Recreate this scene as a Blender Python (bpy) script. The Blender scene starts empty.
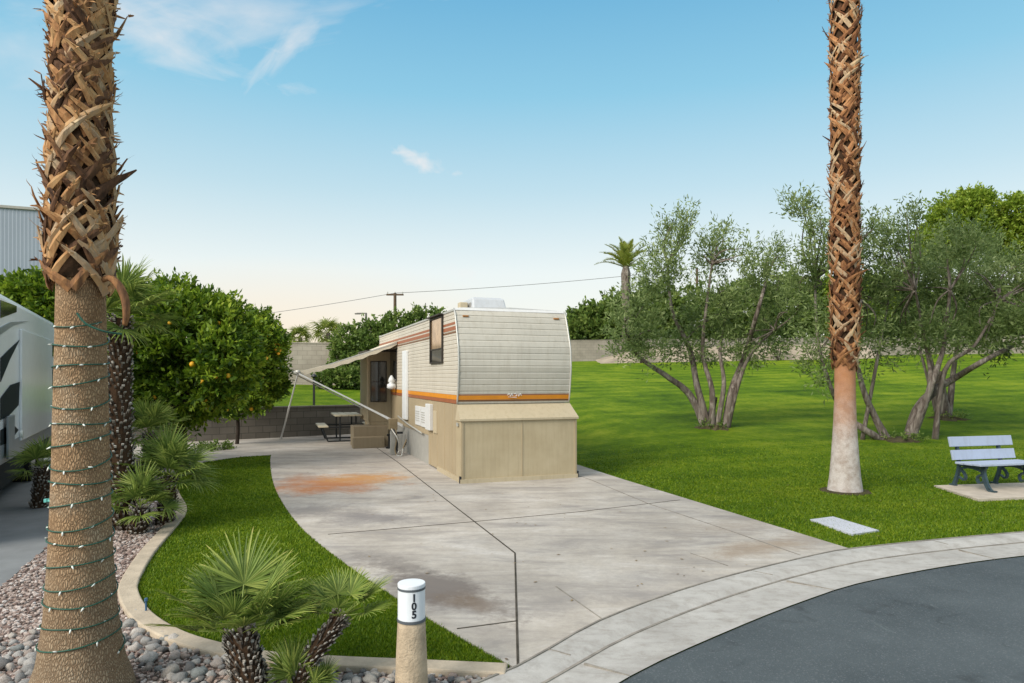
import bpy, math, random
import numpy as np
from mathutils import Vector, Matrix, noise as mnoise
random.seed(7); rng = np.random.default_rng(7)
R = math.radians
scene = bpy.context.scene
col = scene.collection
F = 683.0; HZ = 377.0; CX = 512.0; H = 1.85

def gp(px, py, z=0.0):
    """ground point seen at that direction, at height z"""
    Y = F*(H-z)/(py-HZ)
    return ((px-CX)/F*Y, Y)
def at(px, py, Y):
    return Vector(((px-CX)/F*Y, Y, H+(HZ-py)/F*Y))

# ------------------------------------------------------------------ materials
MATS = {}
class NT:
    def __init__(s, name, rough=0.8, spec=0.3, metal=0.0):
        s.m = bpy.data.materials.new(name); s.m.use_nodes = True
        s.t = s.m.node_tree; s.b = s.t.nodes['Principled BSDF']
        s.b.inputs['Roughness'].default_value = rough
        s.b.inputs['Specular IOR Level'].default_value = spec
        s.b.inputs['Metallic'].default_value = metal
        s.tc = None
    def n(s, typ, **kw):
        nd = s.t.nodes.new(typ)
        for k, v in kw.items():
            if k.startswith('i_'):
                key = k[2:]
                key = int(key) if key.isdigit() else key.replace('_', ' ')
                nd.inputs[key].default_value = v
            else: setattr(nd, k, v)
        return nd
    def l(s, a, b): s.t.links.new(a, b)
    def obj(s):
        if not s.tc: s.tc = s.n('ShaderNodeTexCoord')
        return s.tc.outputs['Object']
    def mapped(s, scale=(1,1,1), rot=(0,0,0)):
        mp = s.n('ShaderNodeMapping'); mp.inputs['Scale'].default_value = scale; mp.inputs['Rotation'].default_value = rot
        s.l(s.obj(), mp.inputs['Vector']); return mp.outputs[0]
    def noise(s, scale, detail=4, rough=0.6, vec=None, dist=0.0):
        nd = s.n('ShaderNodeTexNoise', i_Scale=scale, i_Detail=detail, i_Roughness=rough, i_Distortion=dist)
        s.l(vec if vec is not None else s.obj(), nd.inputs['Vector']); return nd.outputs['Fac']
    def ramp(s, fac, stops):
        r = s.n('ShaderNodeValToRGB'); e = r.color_ramp.elements
        while len(e) > 1: e.remove(e[-1])
        e[0].position = stops[0][0]; c = stops[0][1]; e[0].color = (*c, 1) if len(c) == 3 else c
        for p, c in stops[1:]:
            x = e.new(p); x.color = (*c, 1)
        s.l(fac, r.inputs['Fac']); return r.outputs['Color']
    def mix(s, fac, a, b, mode='MIX'):
        m = s.n('ShaderNodeMix', data_type='RGBA', blend_type=mode)
        if isinstance(fac, float): m.inputs[0].default_value = fac
        else: s.l(fac, m.inputs[0])
        for i, v in ((6, a), (7, b)):
            if isinstance(v, tuple): m.inputs[i].default_value = (*v, 1)
            else: s.l(v, m.inputs[i])
        return m.outputs[2]
    def math(s, op, a, b=0.0, clamp=False):
        m = s.n('ShaderNodeMath', operation=op, use_clamp=clamp)
        for i, v in ((0, a), (1, b)):
            if isinstance(v, (int, float)): m.inputs[i].default_value = v
            else: s.l(v, m.inputs[i])
        return m.outputs[0]
    def base(s, c):
        if isinstance(c, tuple): s.b.inputs['Base Color'].default_value = (*c, 1)
        else: s.l(c, s.b.inputs['Base Color'])
    def bump(s, h, strength=0.5, dist=0.02):
        b = s.n('ShaderNodeBump', i_Strength=strength, i_Distance=dist)
        s.l(h, b.inputs['Height']); s.l(b.outputs[0], s.b.inputs['Normal'])
    def attr(s, name='rnd'):
        a = s.n('ShaderNodeAttribute', attribute_name=name); return a.outputs['Fac']

def simple(name, c, rough=0.6, spec=0.3, metal=0.0, var=0.12, nscale=6.0, bump=0.0, bscale=60):
    t = NT(name, rough, spec, metal)
    n = t.noise(nscale, 5)
    lo = tuple(x*(1-var) for x in c); hi = tuple(min(1, x*(1+var)) for x in c)
    t.base(t.ramp(n, [(0.3, lo), (0.7, hi)]))
    if bump: t.bump(t.noise(bscale, 4), bump, 0.01)
    MATS[name] = t.m
    return t.m

def foliage(name, stops, rough=0.55, trans=0.25, spec=0.3, big=0.6):
    t = NT(name, rough, spec)
    f = t.attr('rnd')
    nz = t.noise(big, 2)
    f2 = t.math('ADD', t.math('MULTIPLY', f, 0.75), t.math('MULTIPLY', t.math('SUBTRACT', nz, 0.37), 0.7), True)
    c = t.ramp(f2, stops)
    t.base(c)
    tr = t.n('ShaderNodeBsdfTranslucent'); t.l(c, tr.inputs['Color'])
    ms = t.n('ShaderNodeMixShader'); ms.inputs[0].default_value = trans
    out = t.t.nodes['Material Output']
    t.l(t.b.outputs[0], ms.inputs[1]); t.l(tr.outputs[0], ms.inputs[2]); t.l(ms.outputs[0], out.inputs[0])
    MATS[name] = t.m; return t.m

def attrmat(name, stops, rough=0.8, bump=0.5, bscale=(30, 30, 30), spec=0.2):
    t = NT(name, rough, spec)
    f = t.attr('rnd')
    nz = t.noise(1.0, 5, vec=t.mapped(bscale))
    f2 = t.math('ADD', t.math('MULTIPLY', f, 0.8), t.math('MULTIPLY', t.math('SUBTRACT', nz, 0.4), 0.8), True)
    t.base(t.ramp(f2, stops))
    t.bump(nz, bump, 0.01)
    MATS[name] = t.m; return t.m

# foliage
foliage('citrus', [(0, (.014, .04, .003)), (.35, (.075, .145, .009)), (.66, (.26, .37, .028)), (1, (.56, .58, .08))], trans=0.38)
foliage('olive', [(0, (.06, .095, .03)), (.45, (.19, .26, .08)), (.8, (.38, .45, .19)), (1, (.58, .62, .34))], trans=0.42)
foliage('hedge', [(0, (.045, .09, .015)), (.5, (.16, .24, .05)), (1, (.36, .42, .11))], trans=0.38)
foliage('bright_leaf', [(0, (.07, .13, .01)), (.5, (.22, .32, .03)), (1, (.48, .52, .08))], trans=0.4)
foliage('fan_leaf', [(0, (.06, .10, .02)), (.4, (.19, .27, .05)), (.75, (.40, .44, .11)), (1, (.62, .50, .20))], trans=0.32, big=1.5)
foliage('fan_leaf_far', [(0, (.10, .14, .02)), (.5, (.26, .31, .05)), (1, (.50, .46, .12))], trans=0.35)
foliage('grass', [(0, (.045, .10, .003)), (.5, (.125, .215, .005)), (.9, (.27, .33, .016)), (1, (.42, .38, .09))], trans=0.3, big=0.9)
foliage('dead_frond', [(0, (.12, .07, .03)), (1, (.42, .31, .16))])
# palm
attrmat('palm_boot', [(0, (.04, .02, .012)), (.28, (.15, .075, .038)), (.45, (.36, .175, .07)), (.66, (.52, .31, .14)), (.85, (.38, .27, .17)), (1, (.66, .50, .30))], bscale=(25, 25, 6))
attrmat('palm_boot_red', [(0, (.04, .018, .01)), (.3, (.19, .08, .035)), (.6, (.46, .22, .09)), (.8, (.42, .31, .20)), (1, (.66, .46, .25))], bscale=(25, 25, 6))
attrmat('stub', [(0, (.02, .016, .012)), (.35, (.08, .06, .045)), (.65, (.32, .29, .25)), (1, (.62, .60, .55))], bscale=(40, 40, 40))
simple('palm_core', (.06, .035, .02), .95, .1, bump=.6)

def trunk_bare(name, painted):
    t = NT(name, .9, .15)
    v = t.n('ShaderNodeTexVoronoi', feature='DISTANCE_TO_EDGE', i_Scale=1.0)
    wv = t.n('ShaderNodeTexNoise', i_Scale=14.0, i_Detail=3); t.l(t.obj(), wv.inputs['Vector']); vv = t.n('ShaderNodeVectorMath', operation='MULTIPLY_ADD'); t.l(wv.outputs['Color'], vv.inputs[0]); vv.inputs[1].default_value = (1.6, 1.6, 2.2); t.l(t.mapped((88, 88, 36)), vv.inputs[2]); t.l(vv.outputs[0], v.inputs['Vector'])
    ed = t.ramp(v.outputs['Distance'], [(0.0, (0, 0, 0)), (0.30, (1, 1, 1))])
    rings = t.noise(1.0, 3, vec=t.mapped((1.5, 1.5, 24)))
    big = t.noise(3.0, 4)
    c1 = t.ramp(big, [(.3, (.38, .235, .12)), (.5, (.52, .35, .20)), (.72, (.54, .45, .32))])
    c1 = t.mix(t.math('MULTIPLY', rings, .45), c1, (.20, .12, .07))
    sep = t.n('ShaderNodeSeparateXYZ'); t.l(t.obj(), sep.inputs[0])
    z = t.math('ADD', sep.outputs[2], t.math('MULTIPLY', t.math('SUBTRACT', big, .5), .5))
    if painted:
        w = t.ramp(z, [(0.0, (1, 1, 1)), (.50, (0, 0, 0))])
        zz = t.math('DIVIDE', z, 2.4)
        w = t.ramp(zz, [(.0, (1, 1, 1)), (.33, (.93, .93, .93)), (.52, (.45, .45, .45)), (.75, (.12, .12, .12)), (1, (0, 0, 0))])
        base = t.ramp(big, [(.3, (.42, .15, .055)), (.7, (.58, .26, .11))])
        c1 = t.mix(w, base, t.ramp(t.noise(9, 5), [(.35, (.46, .38, .33)), (.6, (.68, .62, .58))]))
        c = t.mix(t.math('MULTIPLY', t.math('SUBTRACT', 1.0, ed), .25), c1, (.14, .09, .06))
    else:
        zz = t.math('DIVIDE', z, 1.0)
        w = t.ramp(zz, [(.05, (1, 1, 1)), (1.0, (0, 0, 0))])
        c1 = t.mix(t.math('MULTIPLY', w, .7), c1, (.31, .27, .20))
        c = t.mix(t.math('MULTIPLY', t.math('SUBTRACT', 1.0, ed), .75), c1, (.13, .075, .04))
    t.base(c)
    hgt = t.math('ADD', ed, t.math('MULTIPLY', rings, 1.2))
    t.bump(hgt, .7 if not painted else .35, .008)
    MATS[name] = t.m
trunk_bare('trunk_bare', False); trunk_bare('trunk_painted', True)
t = NT('bark', .9, .15)
nz = t.noise(1, 6, vec=t.mapped((9, 9, 2.2)), dist=1.0)
t.base(t.ramp(nz, [(.3, (.05, .035, .028)), (.5, (.16, .13, .11)), (.7, (.33, .29, .25))])); t.bump(nz, .9, .03); MATS['bark'] = t.m
simple('dark_bark', (.045, .035, .028), .9, .1, var=.4, bump=.6)
# trailer
simple('siding_front', (.56, .55, .50), .42, .45, var=.05, nscale=1.5)
simple('siding_side', (.66, .62, .54), .45, .4, var=.06, nscale=1.5)
simple('tan_panel', (.38, .31, .20), .6, .3, var=.07, nscale=2.0)
t = NT('tan_box', .6, .3)
n1 = t.noise(2.0, 5); n2 = t.noise(1, 4, vec=t.mapped((22, 22, 1.5)))
c = t.ramp(n1, [(.3, (.40, .325, .205)), (.7, (.48, .40, .265))])
c = t.mix(t.math('MULTIPLY', t.ramp(n2, [(.45, (0, 0, 0)), (.75, (1, 1, 1))]), .28), c, (.27, .21, .13))
t.base(c); MATS['tan_box'] = t.m
simple('lid_cream', (.60, .53, .40), .6, .3, var=.05, nscale=2)
simple('stripe_orange', (.66, .25, .02), .45, .4, var=.08)
simple('stripe_rust', (.32, .11, .05), .45, .4, var=.1)
simple('stripe_brown', (.17, .07, .025), .45, .4, var=.1)
simple('trim_metal', (.50, .49, .45), .4, .5, .3, var=.08)
simple('white_paint', (.74, .75, .75), .45, .4, var=.05)
simple('white_plastic', (.66, .67, .67), .5, .4, var=.05)
simple('grey_panel', (.34, .33, .30), .6, .3, var=.1)
simple('dark_frame', (.035, .028, .022), .5, .4, var=.2)
simple('black_metal', (.018, .02, .022), .45, .5, var=.2)
simple('rubber', (.02, .02, .02), .85, .2, var=.2)
simple('amber_lens', (.35, .16, .05), .3, .5)
simple('brass_hose', (.22, .17, .10), .6, .3, var=.2)
simple('awning_cloth', (.62, .55, .43), .85, .15, var=.06)
t = NT('sunset_tint_glass', .12, .6, .75); t.base(t.ramp(t.noise(4, 2), [(.3, (.42, .27, .15)), (.7, (.72, .48, .28))])); MATS['sunset_tint_glass'] = t.m  # amber sunset reflection put into the colour of the glass
t = NT('dark_glass', .08, .7); t.base((.02, .022, .022)); MATS['dark_glass'] = t.m
simple('rv_white', (.82, .85, .87), .25, .5, var=.03)
simple('rv_black', (.014, .022, .026), .6, .15, var=.1)
simple('rv_grey', (.22, .25, .27), .35, .5, var=.1)
def siding(name, c, rough, dirt=.35):
    t = NT(name, rough, .4); n1 = t.noise(1.3, 4); st = t.noise(1, 5, .7, vec=t.mapped((14, 14, .8))); sp_ = t.noise(5, 6, .7)
    lo = tuple(x*.90 for x in c); cc_ = t.ramp(n1, [(.3, lo), (.7, c)])
    cc_ = t.mix(t.math('MULTIPLY', t.ramp(st, [(.48, (0, 0, 0)), (.75, (1, 1, 1))]), dirt), cc_, (c[0]*.55, c[1]*.50, c[2]*.42))
    cc_ = t.mix(t.math('MULTIPLY', t.ramp(sp_, [(.60, (0, 0, 0)), (.78, (1, 1, 1))]), dirt), cc_, (c[0]*.62, c[1]*.56, c[2]*.48))
    t.base(cc_); t.bump(n1, .25, .05); MATS[name] = t.m
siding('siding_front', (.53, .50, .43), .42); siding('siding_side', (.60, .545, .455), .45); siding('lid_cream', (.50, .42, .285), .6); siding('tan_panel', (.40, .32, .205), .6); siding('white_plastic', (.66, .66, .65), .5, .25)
siding('shroud_grey', (.50, .52, .54), .5, .3); siding('step_tan', (.25, .20, .13), .7, .3); siding('bench_slat', (.42, .48, .61), .5, .3); siding('bollard_white', (.74, .77, .80), .45, .22); siding('pale_slab', (.54, .55, .60), .8, .3)
# masonry
def blockwall(name, a, b, mortar, sc):
    t = NT(name, .9, .15)
    br = t.n('ShaderNodeTexBrick', offset=.5, i_Scale=1.0)
    br.inputs['Mortar Size'].default_value = .008; br.inputs['Brick Width'].default_value = .40; br.inputs['Row Height'].default_value = .20
    br.inputs['Color1'].default_value = (*a, 1); br.inputs['Color2'].default_value = (*b, 1); br.inputs['Mortar'].default_value = (*mortar, 1)
    cmb = t.n('ShaderNodeCombineXYZ'); sep = t.n('ShaderNodeSeparateXYZ'); t.l(t.obj(), sep.inputs[0])
    t.l(sep.outputs[0], cmb.inputs[0]); t.l(sep.outputs[2], cmb.inputs[1]); t.l(cmb.outputs[0], br.inputs['Vector'])
    nz = t.noise(1.2, 6)
    c = t.mix(t.ramp(nz, [(.35, (0, 0, 0)), (.7, (.5, .5, .5))]), br.outputs['Color'], (a[0]*.55, a[1]*.55, a[2]*.55))
    t.base(c); t.bump(br.outputs['Fac'], -.6, .01); MATS[name] = t.m
blockwall('block_grey', (.15, .135, .115), (.20, .18, .155), (.085, .078, .07), 1)
blockwall('block_mid', (.30, .265, .22), (.34, .30, .25), (.22, .2, .17), 1)
blockwall('block_tan', (.42, .36, .30), (.48, .42, .35), (.30, .26, .22), 1)
simple('metal_siding', (.27, .31, .37), .55, .3, var=.05, nscale=.3)
simple('dirt', (.33, .275, .21), .95, .1, var=.25, nscale=1.5, bump=.5)
# ground materials
def lawnmat(name, dark, mid, light, stripe):
    t = NT(name, .9, .12)
    a = t.noise(.30, 5, .6, dist=.5); b = t.noise(6, 5, .7); c = t.noise(90, 3, .8)
    a2 = t.noise(1.3, 5, .7)
    v = t.math('ADD', t.math('MULTIPLY', a, .45), t.math('ADD', t.math('MULTIPLY', b, .25), t.math('ADD', t.math('MULTIPLY', c, .25), t.math('MULTIPLY', a2, .28))))
    w = t.n('ShaderNodeTexWave', wave_type='BANDS', bands_direction='Y', i_Scale=stripe, i_Distortion=2.5, i_Detail=3)
    w.inputs['Detail Scale'].default_value = .6
    t.l(t.mapped((1, 1, 1), (0, 0, R(-14))), w.inputs['Vector'])
    v = t.math('ADD', v, t.math('MULTIPLY', w.outputs['Fac'], .05))
    t.base(t.ramp(v, [(.50, dark), (.63, mid), (.77, light), (.88, (.34, .32, .07))]))
    t.bump(t.math('ADD', c, b), .9, .03); MATS[name] = t.m
lawnmat('lawn', (.032, .078, .002), (.098, .175, .004), (.225, .285, .016), .25)
t = NT('concrete', .8, .2)
sx = t.n('ShaderNodeSeparateXYZ'); t.l(t.obj(), sx.inputs[0])
n1 = t.noise(.9, 7, .65); n2 = t.noise(14, 6, .7); n3 = t.noise(160, 3, .7)
c = t.ramp(n1, [(.28, (.37, .33, .28)), (.5, (.49, .445, .385)), (.72, (.57, .535, .485))])
nst = t.noise(1.0, 6, .7, vec=t.mapped((.8, 2.6, 1), (0, 0, R(-28))), dist=.6)
c = t.mix(t.ramp(nst, [(.47, (0, 0, 0)), (.66, (.75, .75, .75))]), c, (.25, .232, .22))
c = t.mix(t.ramp(nst, [(.30, (.7, .7, .7)), (.45, (0, 0, 0))]), c, (.64, .61, .57))
c = t.mix(t.ramp(n2, [(.35, (.6, .6, .6)), (.65, (0, 0, 0))]), c, t.mix(.5, c, (.25, .22, .20)))
c = t.mix(t.math('MULTIPLY', t.ramp(n3, [(.35, (1, 1, 1)), (.6, (0, 0, 0))]), .25), c, (.20, .185, .17))
def stain(cx, cy, rx, ry, ang, strength, colr, c, nsc=1.6, sharp=.45):
    ca, sa = math.cos(ang), math.sin(ang)
    dx = t.math('SUBTRACT', sx.outputs[0], cx); dy = t.math('SUBTRACT', sx.outputs[1], cy)
    u = t.math('DIVIDE', t.math('ADD', t.math('MULTIPLY', dx, ca), t.math('MULTIPLY', dy, sa)), rx)
    v = t.math('DIVIDE', t.math('SUBTRACT', t.math('MULTIPLY', dy, ca), t.math('MULTIPLY', dx, sa)), ry)
    d = t.math('SQRT', t.math('ADD', t.math('MULTIPLY', u, u), t.math('MULTIPLY', v, v)))
    nn = t.noise(nsc, 5, .65, dist=.4)
    d = t.math('ADD', d, t.math('MULTIPLY', t.math('SUBTRACT', nn, .5), 2.2)); d = t.math('ADD', d, t.math('MULTIPLY', t.math('SUBTRACT', n2, .5), .9))
    m = t.math('MULTIPLY', t.ramp(d, [(sharp, (1, 1, 1)), (1.15, (0, 0, 0))]), strength)
    return t.mix(m, c, colr)
def W(px, py): return gp(px, py)
for (p, rx, ry, ang, st, colr, ns, shp) in (
    ((328, 486), 1.3, 1.15, .1, .88, (.40, .155, .05), 1.7, .22),
    ((362, 480), 1.0, .8, .2, .85, (.46, .24, .08), 2.4, .2),
    ((300, 478), .45, .5, 0, .5, (.30, .17, .10), 2, .2),
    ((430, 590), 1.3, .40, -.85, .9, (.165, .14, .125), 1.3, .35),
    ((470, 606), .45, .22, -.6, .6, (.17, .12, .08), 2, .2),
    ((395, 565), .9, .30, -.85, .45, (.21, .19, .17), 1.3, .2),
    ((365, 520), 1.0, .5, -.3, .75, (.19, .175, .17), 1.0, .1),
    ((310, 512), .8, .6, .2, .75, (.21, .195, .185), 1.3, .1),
    ((770, 548), 1.1, .35, .5, .6, (.27, .19, .12), 1.4, .1),
    ((740, 530), .9, .6, .3, .35, (.27, .21, .16), 1.0, .1),
    ((620, 590), 1.1, .4, .5, .42, (.27, .25, .235), 1.0, .1),
    ((600, 540), .9, .5, .5, .25, (.27, .25, .23), 1.0, .1),
    ((545, 600), .3, .8, .1, .30, (.26, .235, .21), 1.6, .1),
    ((380, 450), 1.4, .6, .3, .35, (.28, .27, .26), .8, .1),
    ((500, 500), .6, .3, .3, .25, (.28, .26, .25), 1.8, .1),
):
    w = W(*p); c = stain(w[0], w[1], rx, ry, ang, st, colr, c, ns, shp)
t.base(c); t.bump(n3, .25, .006); MATS['concrete'] = t.m
t = NT('kerb_concrete', .8, .2)
n1 = t.noise(1.5, 6, .65); n3 = t.noise(120, 3, .7); n4 = t.noise(1, 5, .7, vec=t.mapped((2, 9, 2), (0, 0, R(-40))))
c = t.ramp(n1, [(.3, (.35, .335, .31)), (.7, (.50, .485, .455))])
c = t.mix(t.ramp(n4, [(.5, (0, 0, 0)), (.75, (.55, .55, .55))]), c, (.22, .20, .18))
c = t.mix(t.math('MULTIPLY', t.ramp(n3, [(.35, (1, 1, 1)), (.6, (0, 0, 0))]), .2), c, (.22, .20, .18))
n5 = t.noise(7, 6, .75); c = t.mix(t.ramp(n5, [(.48, (0, 0, 0)), (.68, (.6, .6, .6))]), c, (.25, .225, .195))
t.base(c); t.bump(n3, .25, .006); MATS['kerb_concrete'] = t.m
simple('curb_tan', (.44, .37, .28), .85, .2, var=.22, nscale=5, bump=.4)
simple('pad_tan', (.50, .43, .35), .85, .2, var=.15, nscale=5, bump=.3)
simple('joint', (.07, .062, .05), .95, .1, var=.4, nscale=8)
simple('joint_light', (.24, .22, .19), .95, .1, var=.3, nscale=8)
simple('neighbour_drive', (.20, .21, .215), .85, .2, var=.15, nscale=2, bump=.3)
t = NT('asphalt', .75, .3)
n1 = t.noise(1.0, 6, .6); n2 = t.noise(200, 2, .8); v = t.n('ShaderNodeTexVoronoi', i_Scale=110.0); t.l(t.obj(), v.inputs['Vector'])
n4 = t.noise(1, 6, .75, vec=t.mapped((1.2, 7, 1), (0, 0, R(-25))))
c = t.ramp(n1, [(.3, (.050, .062, .068)), (.7, (.082, .098, .105))])
c = t.mix(t.ramp(v.outputs['Color'], [(.7, (0, 0, 0)), (.95, (.6, .6, .6))]), c, (.16, .17, .18))
c = t.mix(t.ramp(n4, [(.62, (0, 0, 0)), (.78, (.45, .45, .45))]), c, (.16, .18, .19))
wq = t.noise(1.5, 5, .7); vq = t.n('ShaderNodeVectorMath', operation='MULTIPLY_ADD'); nq = t.n('ShaderNodeTexNoise', i_Scale=2.2, i_Detail=6); t.l(t.obj(), nq.inputs['Vector']); t.l(nq.outputs['Color'], vq.inputs[0]); vq.inputs[1].default_value = (1.1, 1.1, 0); t.l(t.obj(), vq.inputs[2])
ve = t.n('ShaderNodeTexVoronoi', feature='DISTANCE_TO_EDGE', i_Scale=.42); t.l(vq.outputs[0], ve.inputs['Vector'])
ck = t.math('MULTIPLY', t.ramp(ve.outputs['Distance'], [(.004, (1, 1, 1)), (.011, (0, 0, 0))]), t.ramp(wq, [(.48, (0, 0, 0)), (.62, (.45, .45, .45))]))
c = t.mix(ck, c, (.018, .02, .022))
ol = t.noise(2.3, 3, .5); c = t.mix(t.ramp(ol, [(.64, (0, 0, 0)), (.72, (.55, .55, .55))]), c, (.03, .035, .038))
sc2 = t.noise(1, 6, .8, vec=t.mapped((5, .9, 1), (0, 0, R(62)))); c = t.mix(t.ramp(sc2, [(.60, (0, 0, 0)), (.72, (.5, .5, .5))]), c, (.17, .20, .20))
t.base(c); t.bump(v.outputs['Distance'], .5, .006); MATS['asphalt'] = t.m
t = NT('gravel_bed', .9, .2)
v = t.n('ShaderNodeTexVoronoi', i_Scale=38.0); t.l(t.obj(), v.inputs['Vector'])
c = t.mix(t.ramp(v.outputs['Distance'], [(.3, (0, 0, 0)), (.75, (1, 1, 1))]), t.ramp(v.outputs['Color'], [(.1, (.13, .085, .07)), (.5, (.27, .20, .17)), (.9, (.42, .37, .34))]), (.05, .04, .03))
t.base(c); t.bump(v.outputs['Distance'], -.9, .02); MATS['gravel_bed'] = t.m
attrmat('gravel', [(0, (.13, .085, .075)), (.4, (.30, .225, .19)), (.75, (.45, .38, .34)), (1, (.60, .57, .55))], bscale=(60, 60, 60))
t = NT('river_stone', .6, .35)
oi = t.n('ShaderNodeObjectInfo'); nz = t.noise(12, 5)
c = t.ramp(oi.outputs['Random'], [(0, (.13, .13, .13)), (.2, (.30, .30, .29)), (.4, (.52, .50, .47)), (.55, (.42, .31, .25)), (.7, (.22, .25, .25)), (.85, (.50, .44, .38)), (1, (.68, .66, .62))])
c = t.mix(t.ramp(nz, [(.4, (0, 0, 0)), (.7, (.6, .6, .6))]), c, (.20, .17, .15)); t.base(c); t.bump(nz, .6, .02); MATS['river_stone'] = t.m
simple('bollard_stucco', (.42, .335, .235), .9, .15, var=.25, nscale=12, bump=.9, bscale=70)
simple('bollard_grey', (.09, .10, .11), .6, .3, var=.1)
simple('number_black', (.02, .022, .03), .5, .3)
simple('bench_iron', (.045, .075, .09), .5, .5, .2, var=.3, nscale=20)
simple('wire_green', (.02, .09, .06), .5, .4)
simple('bulb', (.75, .78, .72), .2, .6)
simple('plug_teal', (.10, .38, .34), .4, .4)
simple('orange_fruit', (.88, .46, .03), .45, .4)
simple('pole_wood', (.12, .085, .06), .9, .1, var=.2)
simple('pole_grey', (.16, .15, .14), .6, .3)
simple('table_top', (.55, .49, .36), .6, .3)
simple('stake_blue', (.05, .12, .22), .5, .3)
simple('cable', (.22, .22, .23), .7, .2)
simple('shrub_soil', (.075, .062, .035), .95, .1, var=.3, bump=.6)

# ------------------------------------------------------------------ geometry helpers
def M(name): return MATS[name]
class MB:
    def __init__(s): s.v = []; s.f = []; s.a = []
    def add(s, vs, fs, a=None):
        o = len(s.v); s.v.extend([tuple(p) for p in vs]); s.f.extend([tuple(i+o for i in f) for f in fs])
        s.a.extend([a if a is not None else random.random()]*len(fs))
    def box(s, c, size, rz=0.0, m=None, a=None):
        hx, hy, hz = size[0]/2, size[1]/2, size[2]/2
        vs = [Vector((x*hx, y*hy, z*hz)) for z in (-1, 1) for y in (-1, 1) for x in (-1, 1)]
        mat = m if m is not None else Matrix.Rotation(rz, 3, 'Z')
        vs = [mat @ v + Vector(c) for v in vs]
        s.add(vs, [(0, 2, 3, 1), (4, 5, 7, 6), (0, 1, 5, 4), (2, 6, 7, 3), (0, 4, 6, 2), (1, 3, 7, 5)], a)
    def bar(s, p, q, w, h=None, a=None):
        p, q = Vector(p), Vector(q); d = q-p; h = h or w
        rot = d.to_track_quat('Z', 'Y').to_matrix()
        s.box((p+q)/2, (w, h, d.length), m=rot, a=a)
    def tube(s, path, radii, n=8, cap=True, a=None, wob=0.0):
        path = [Vector(p) for p in path]
        if isinstance(radii, (int, float)): radii = [radii]*len(path)
        vs = []; prev = None
        for i, p in enumerate(path):
            d = (path[min(i+1, len(path)-1)]-path[max(i-1, 0)]).normalized()
            if prev is None:
                ref = Vector((1, 0, 0)) if abs(d.x) < .9 else Vector((0, 1, 0))
                u = (ref - d*ref.dot(d)).normalized()
            else:
                u = (prev - d*prev.dot(d)).normalized()
            prev = u; w = d.cross(u)
            for k in range(n):
                an = 2*math.pi*k/n; r = radii[i]*(1+wob*(random.random()-.5))
                vs.append(p + (u*math.cos(an)+w*math.sin(an))*r)
        fs = []
        for i in range(len(path)-1):
            for k in range(n):
                fs.append((i*n+k, i*n+(k+1) % n, (i+1)*n+(k+1) % n, (i+1)*n+k))
        if cap: fs.append(tuple(range(n-1, -1, -1))); fs.append(tuple((len(path)-1)*n+k for k in range(n)))
        s.add(vs, fs, a)
    def prism(s, poly, z0, z1, a=None):
        n = len(poly); area = sum(poly[i][0]*poly[(i+1) % n][1]-poly[(i+1) % n][0]*poly[i][1] for i in range(n))
        if area < 0: poly = poly[::-1]
        vs = [(x, y, z0) for x, y in poly]+[(x, y, z1) for x, y in poly]
        fs = [tuple(range(n-1, -1, -1)), tuple(range(n, 2*n))]+[(i, (i+1) % n, n+(i+1) % n, n+i) for i in range(n)]
        s.add(vs, fs, a)
    def extr(s, poly, o, U, V, N, th, a=None):
        """polygon in the plane (U,V) at o, thickened along N"""
        o, U, V, N = Vector(o), Vector(U), Vector(V), Vector(N); n = len(poly)
        vs = [o+U*x+V*y for x, y in poly]+[o+U*x+V*y+N*th for x, y in poly]
        s.add(vs, [tuple(range(n-1, -1, -1)), tuple(range(n, 2*n))]+[(i, (i+1) % n, n+(i+1) % n, n+i) for i in range(n)], a)
    def build(s, name, mat, parent=None, world=True, smooth=False, bevel=0.0, attr=False, edge=False):
        me = bpy.data.meshes.new(name)
        vs = s.v
        if parent is not None and world:
            inv = PM[parent.name].inverted(); vs = [inv @ Vector(v) for v in vs]
        me.from_pydata([tuple(v) for v in vs], [], s.f); me.update()
        if attr:
            at_ = me.attributes.new('rnd', 'FLOAT', 'FACE'); at_.data.foreach_set('value', s.a)
        import bmesh
        bm = bmesh.new(); bm.from_mesh(me); bmesh.ops.recalc_face_normals(bm, faces=bm.faces); bm.to_mesh(me); bm.free()
        if smooth: me.shade_smooth()
        me.materials.append(mat)
        o = bpy.data.objects.new(name, me); col.objects.link(o)
        if parent is not None: o.parent = parent
        if bevel:
            b = o.modifiers.new('bevel', 'BEVEL'); b.width = bevel; b.segments = 2; b.limit_method = 'ANGLE'; b.angle_limit = R(40)
        if smooth == 'auto': pass
        return o
PM = {}
def tag(o, label=None, cat=None, group=None, kind=None):
    if label: o['label'] = label
    if cat: o['category'] = cat
    if group: o['group'] = group
    if kind: o['kind'] = kind
    return o
def thing(name, label, cat, loc=(0, 0, 0), rz=0.0, group=None):
    o = bpy.data.objects.new(name, None); col.objects.link(o); o.empty_display_size = .1
    o.location = loc; o.rotation_euler = (0, 0, rz)
    PM[o.name] = Matrix.Translation(loc) @ Matrix.Rotation(rz, 4, 'Z')
    return tag(o, label, cat, group)
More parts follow.
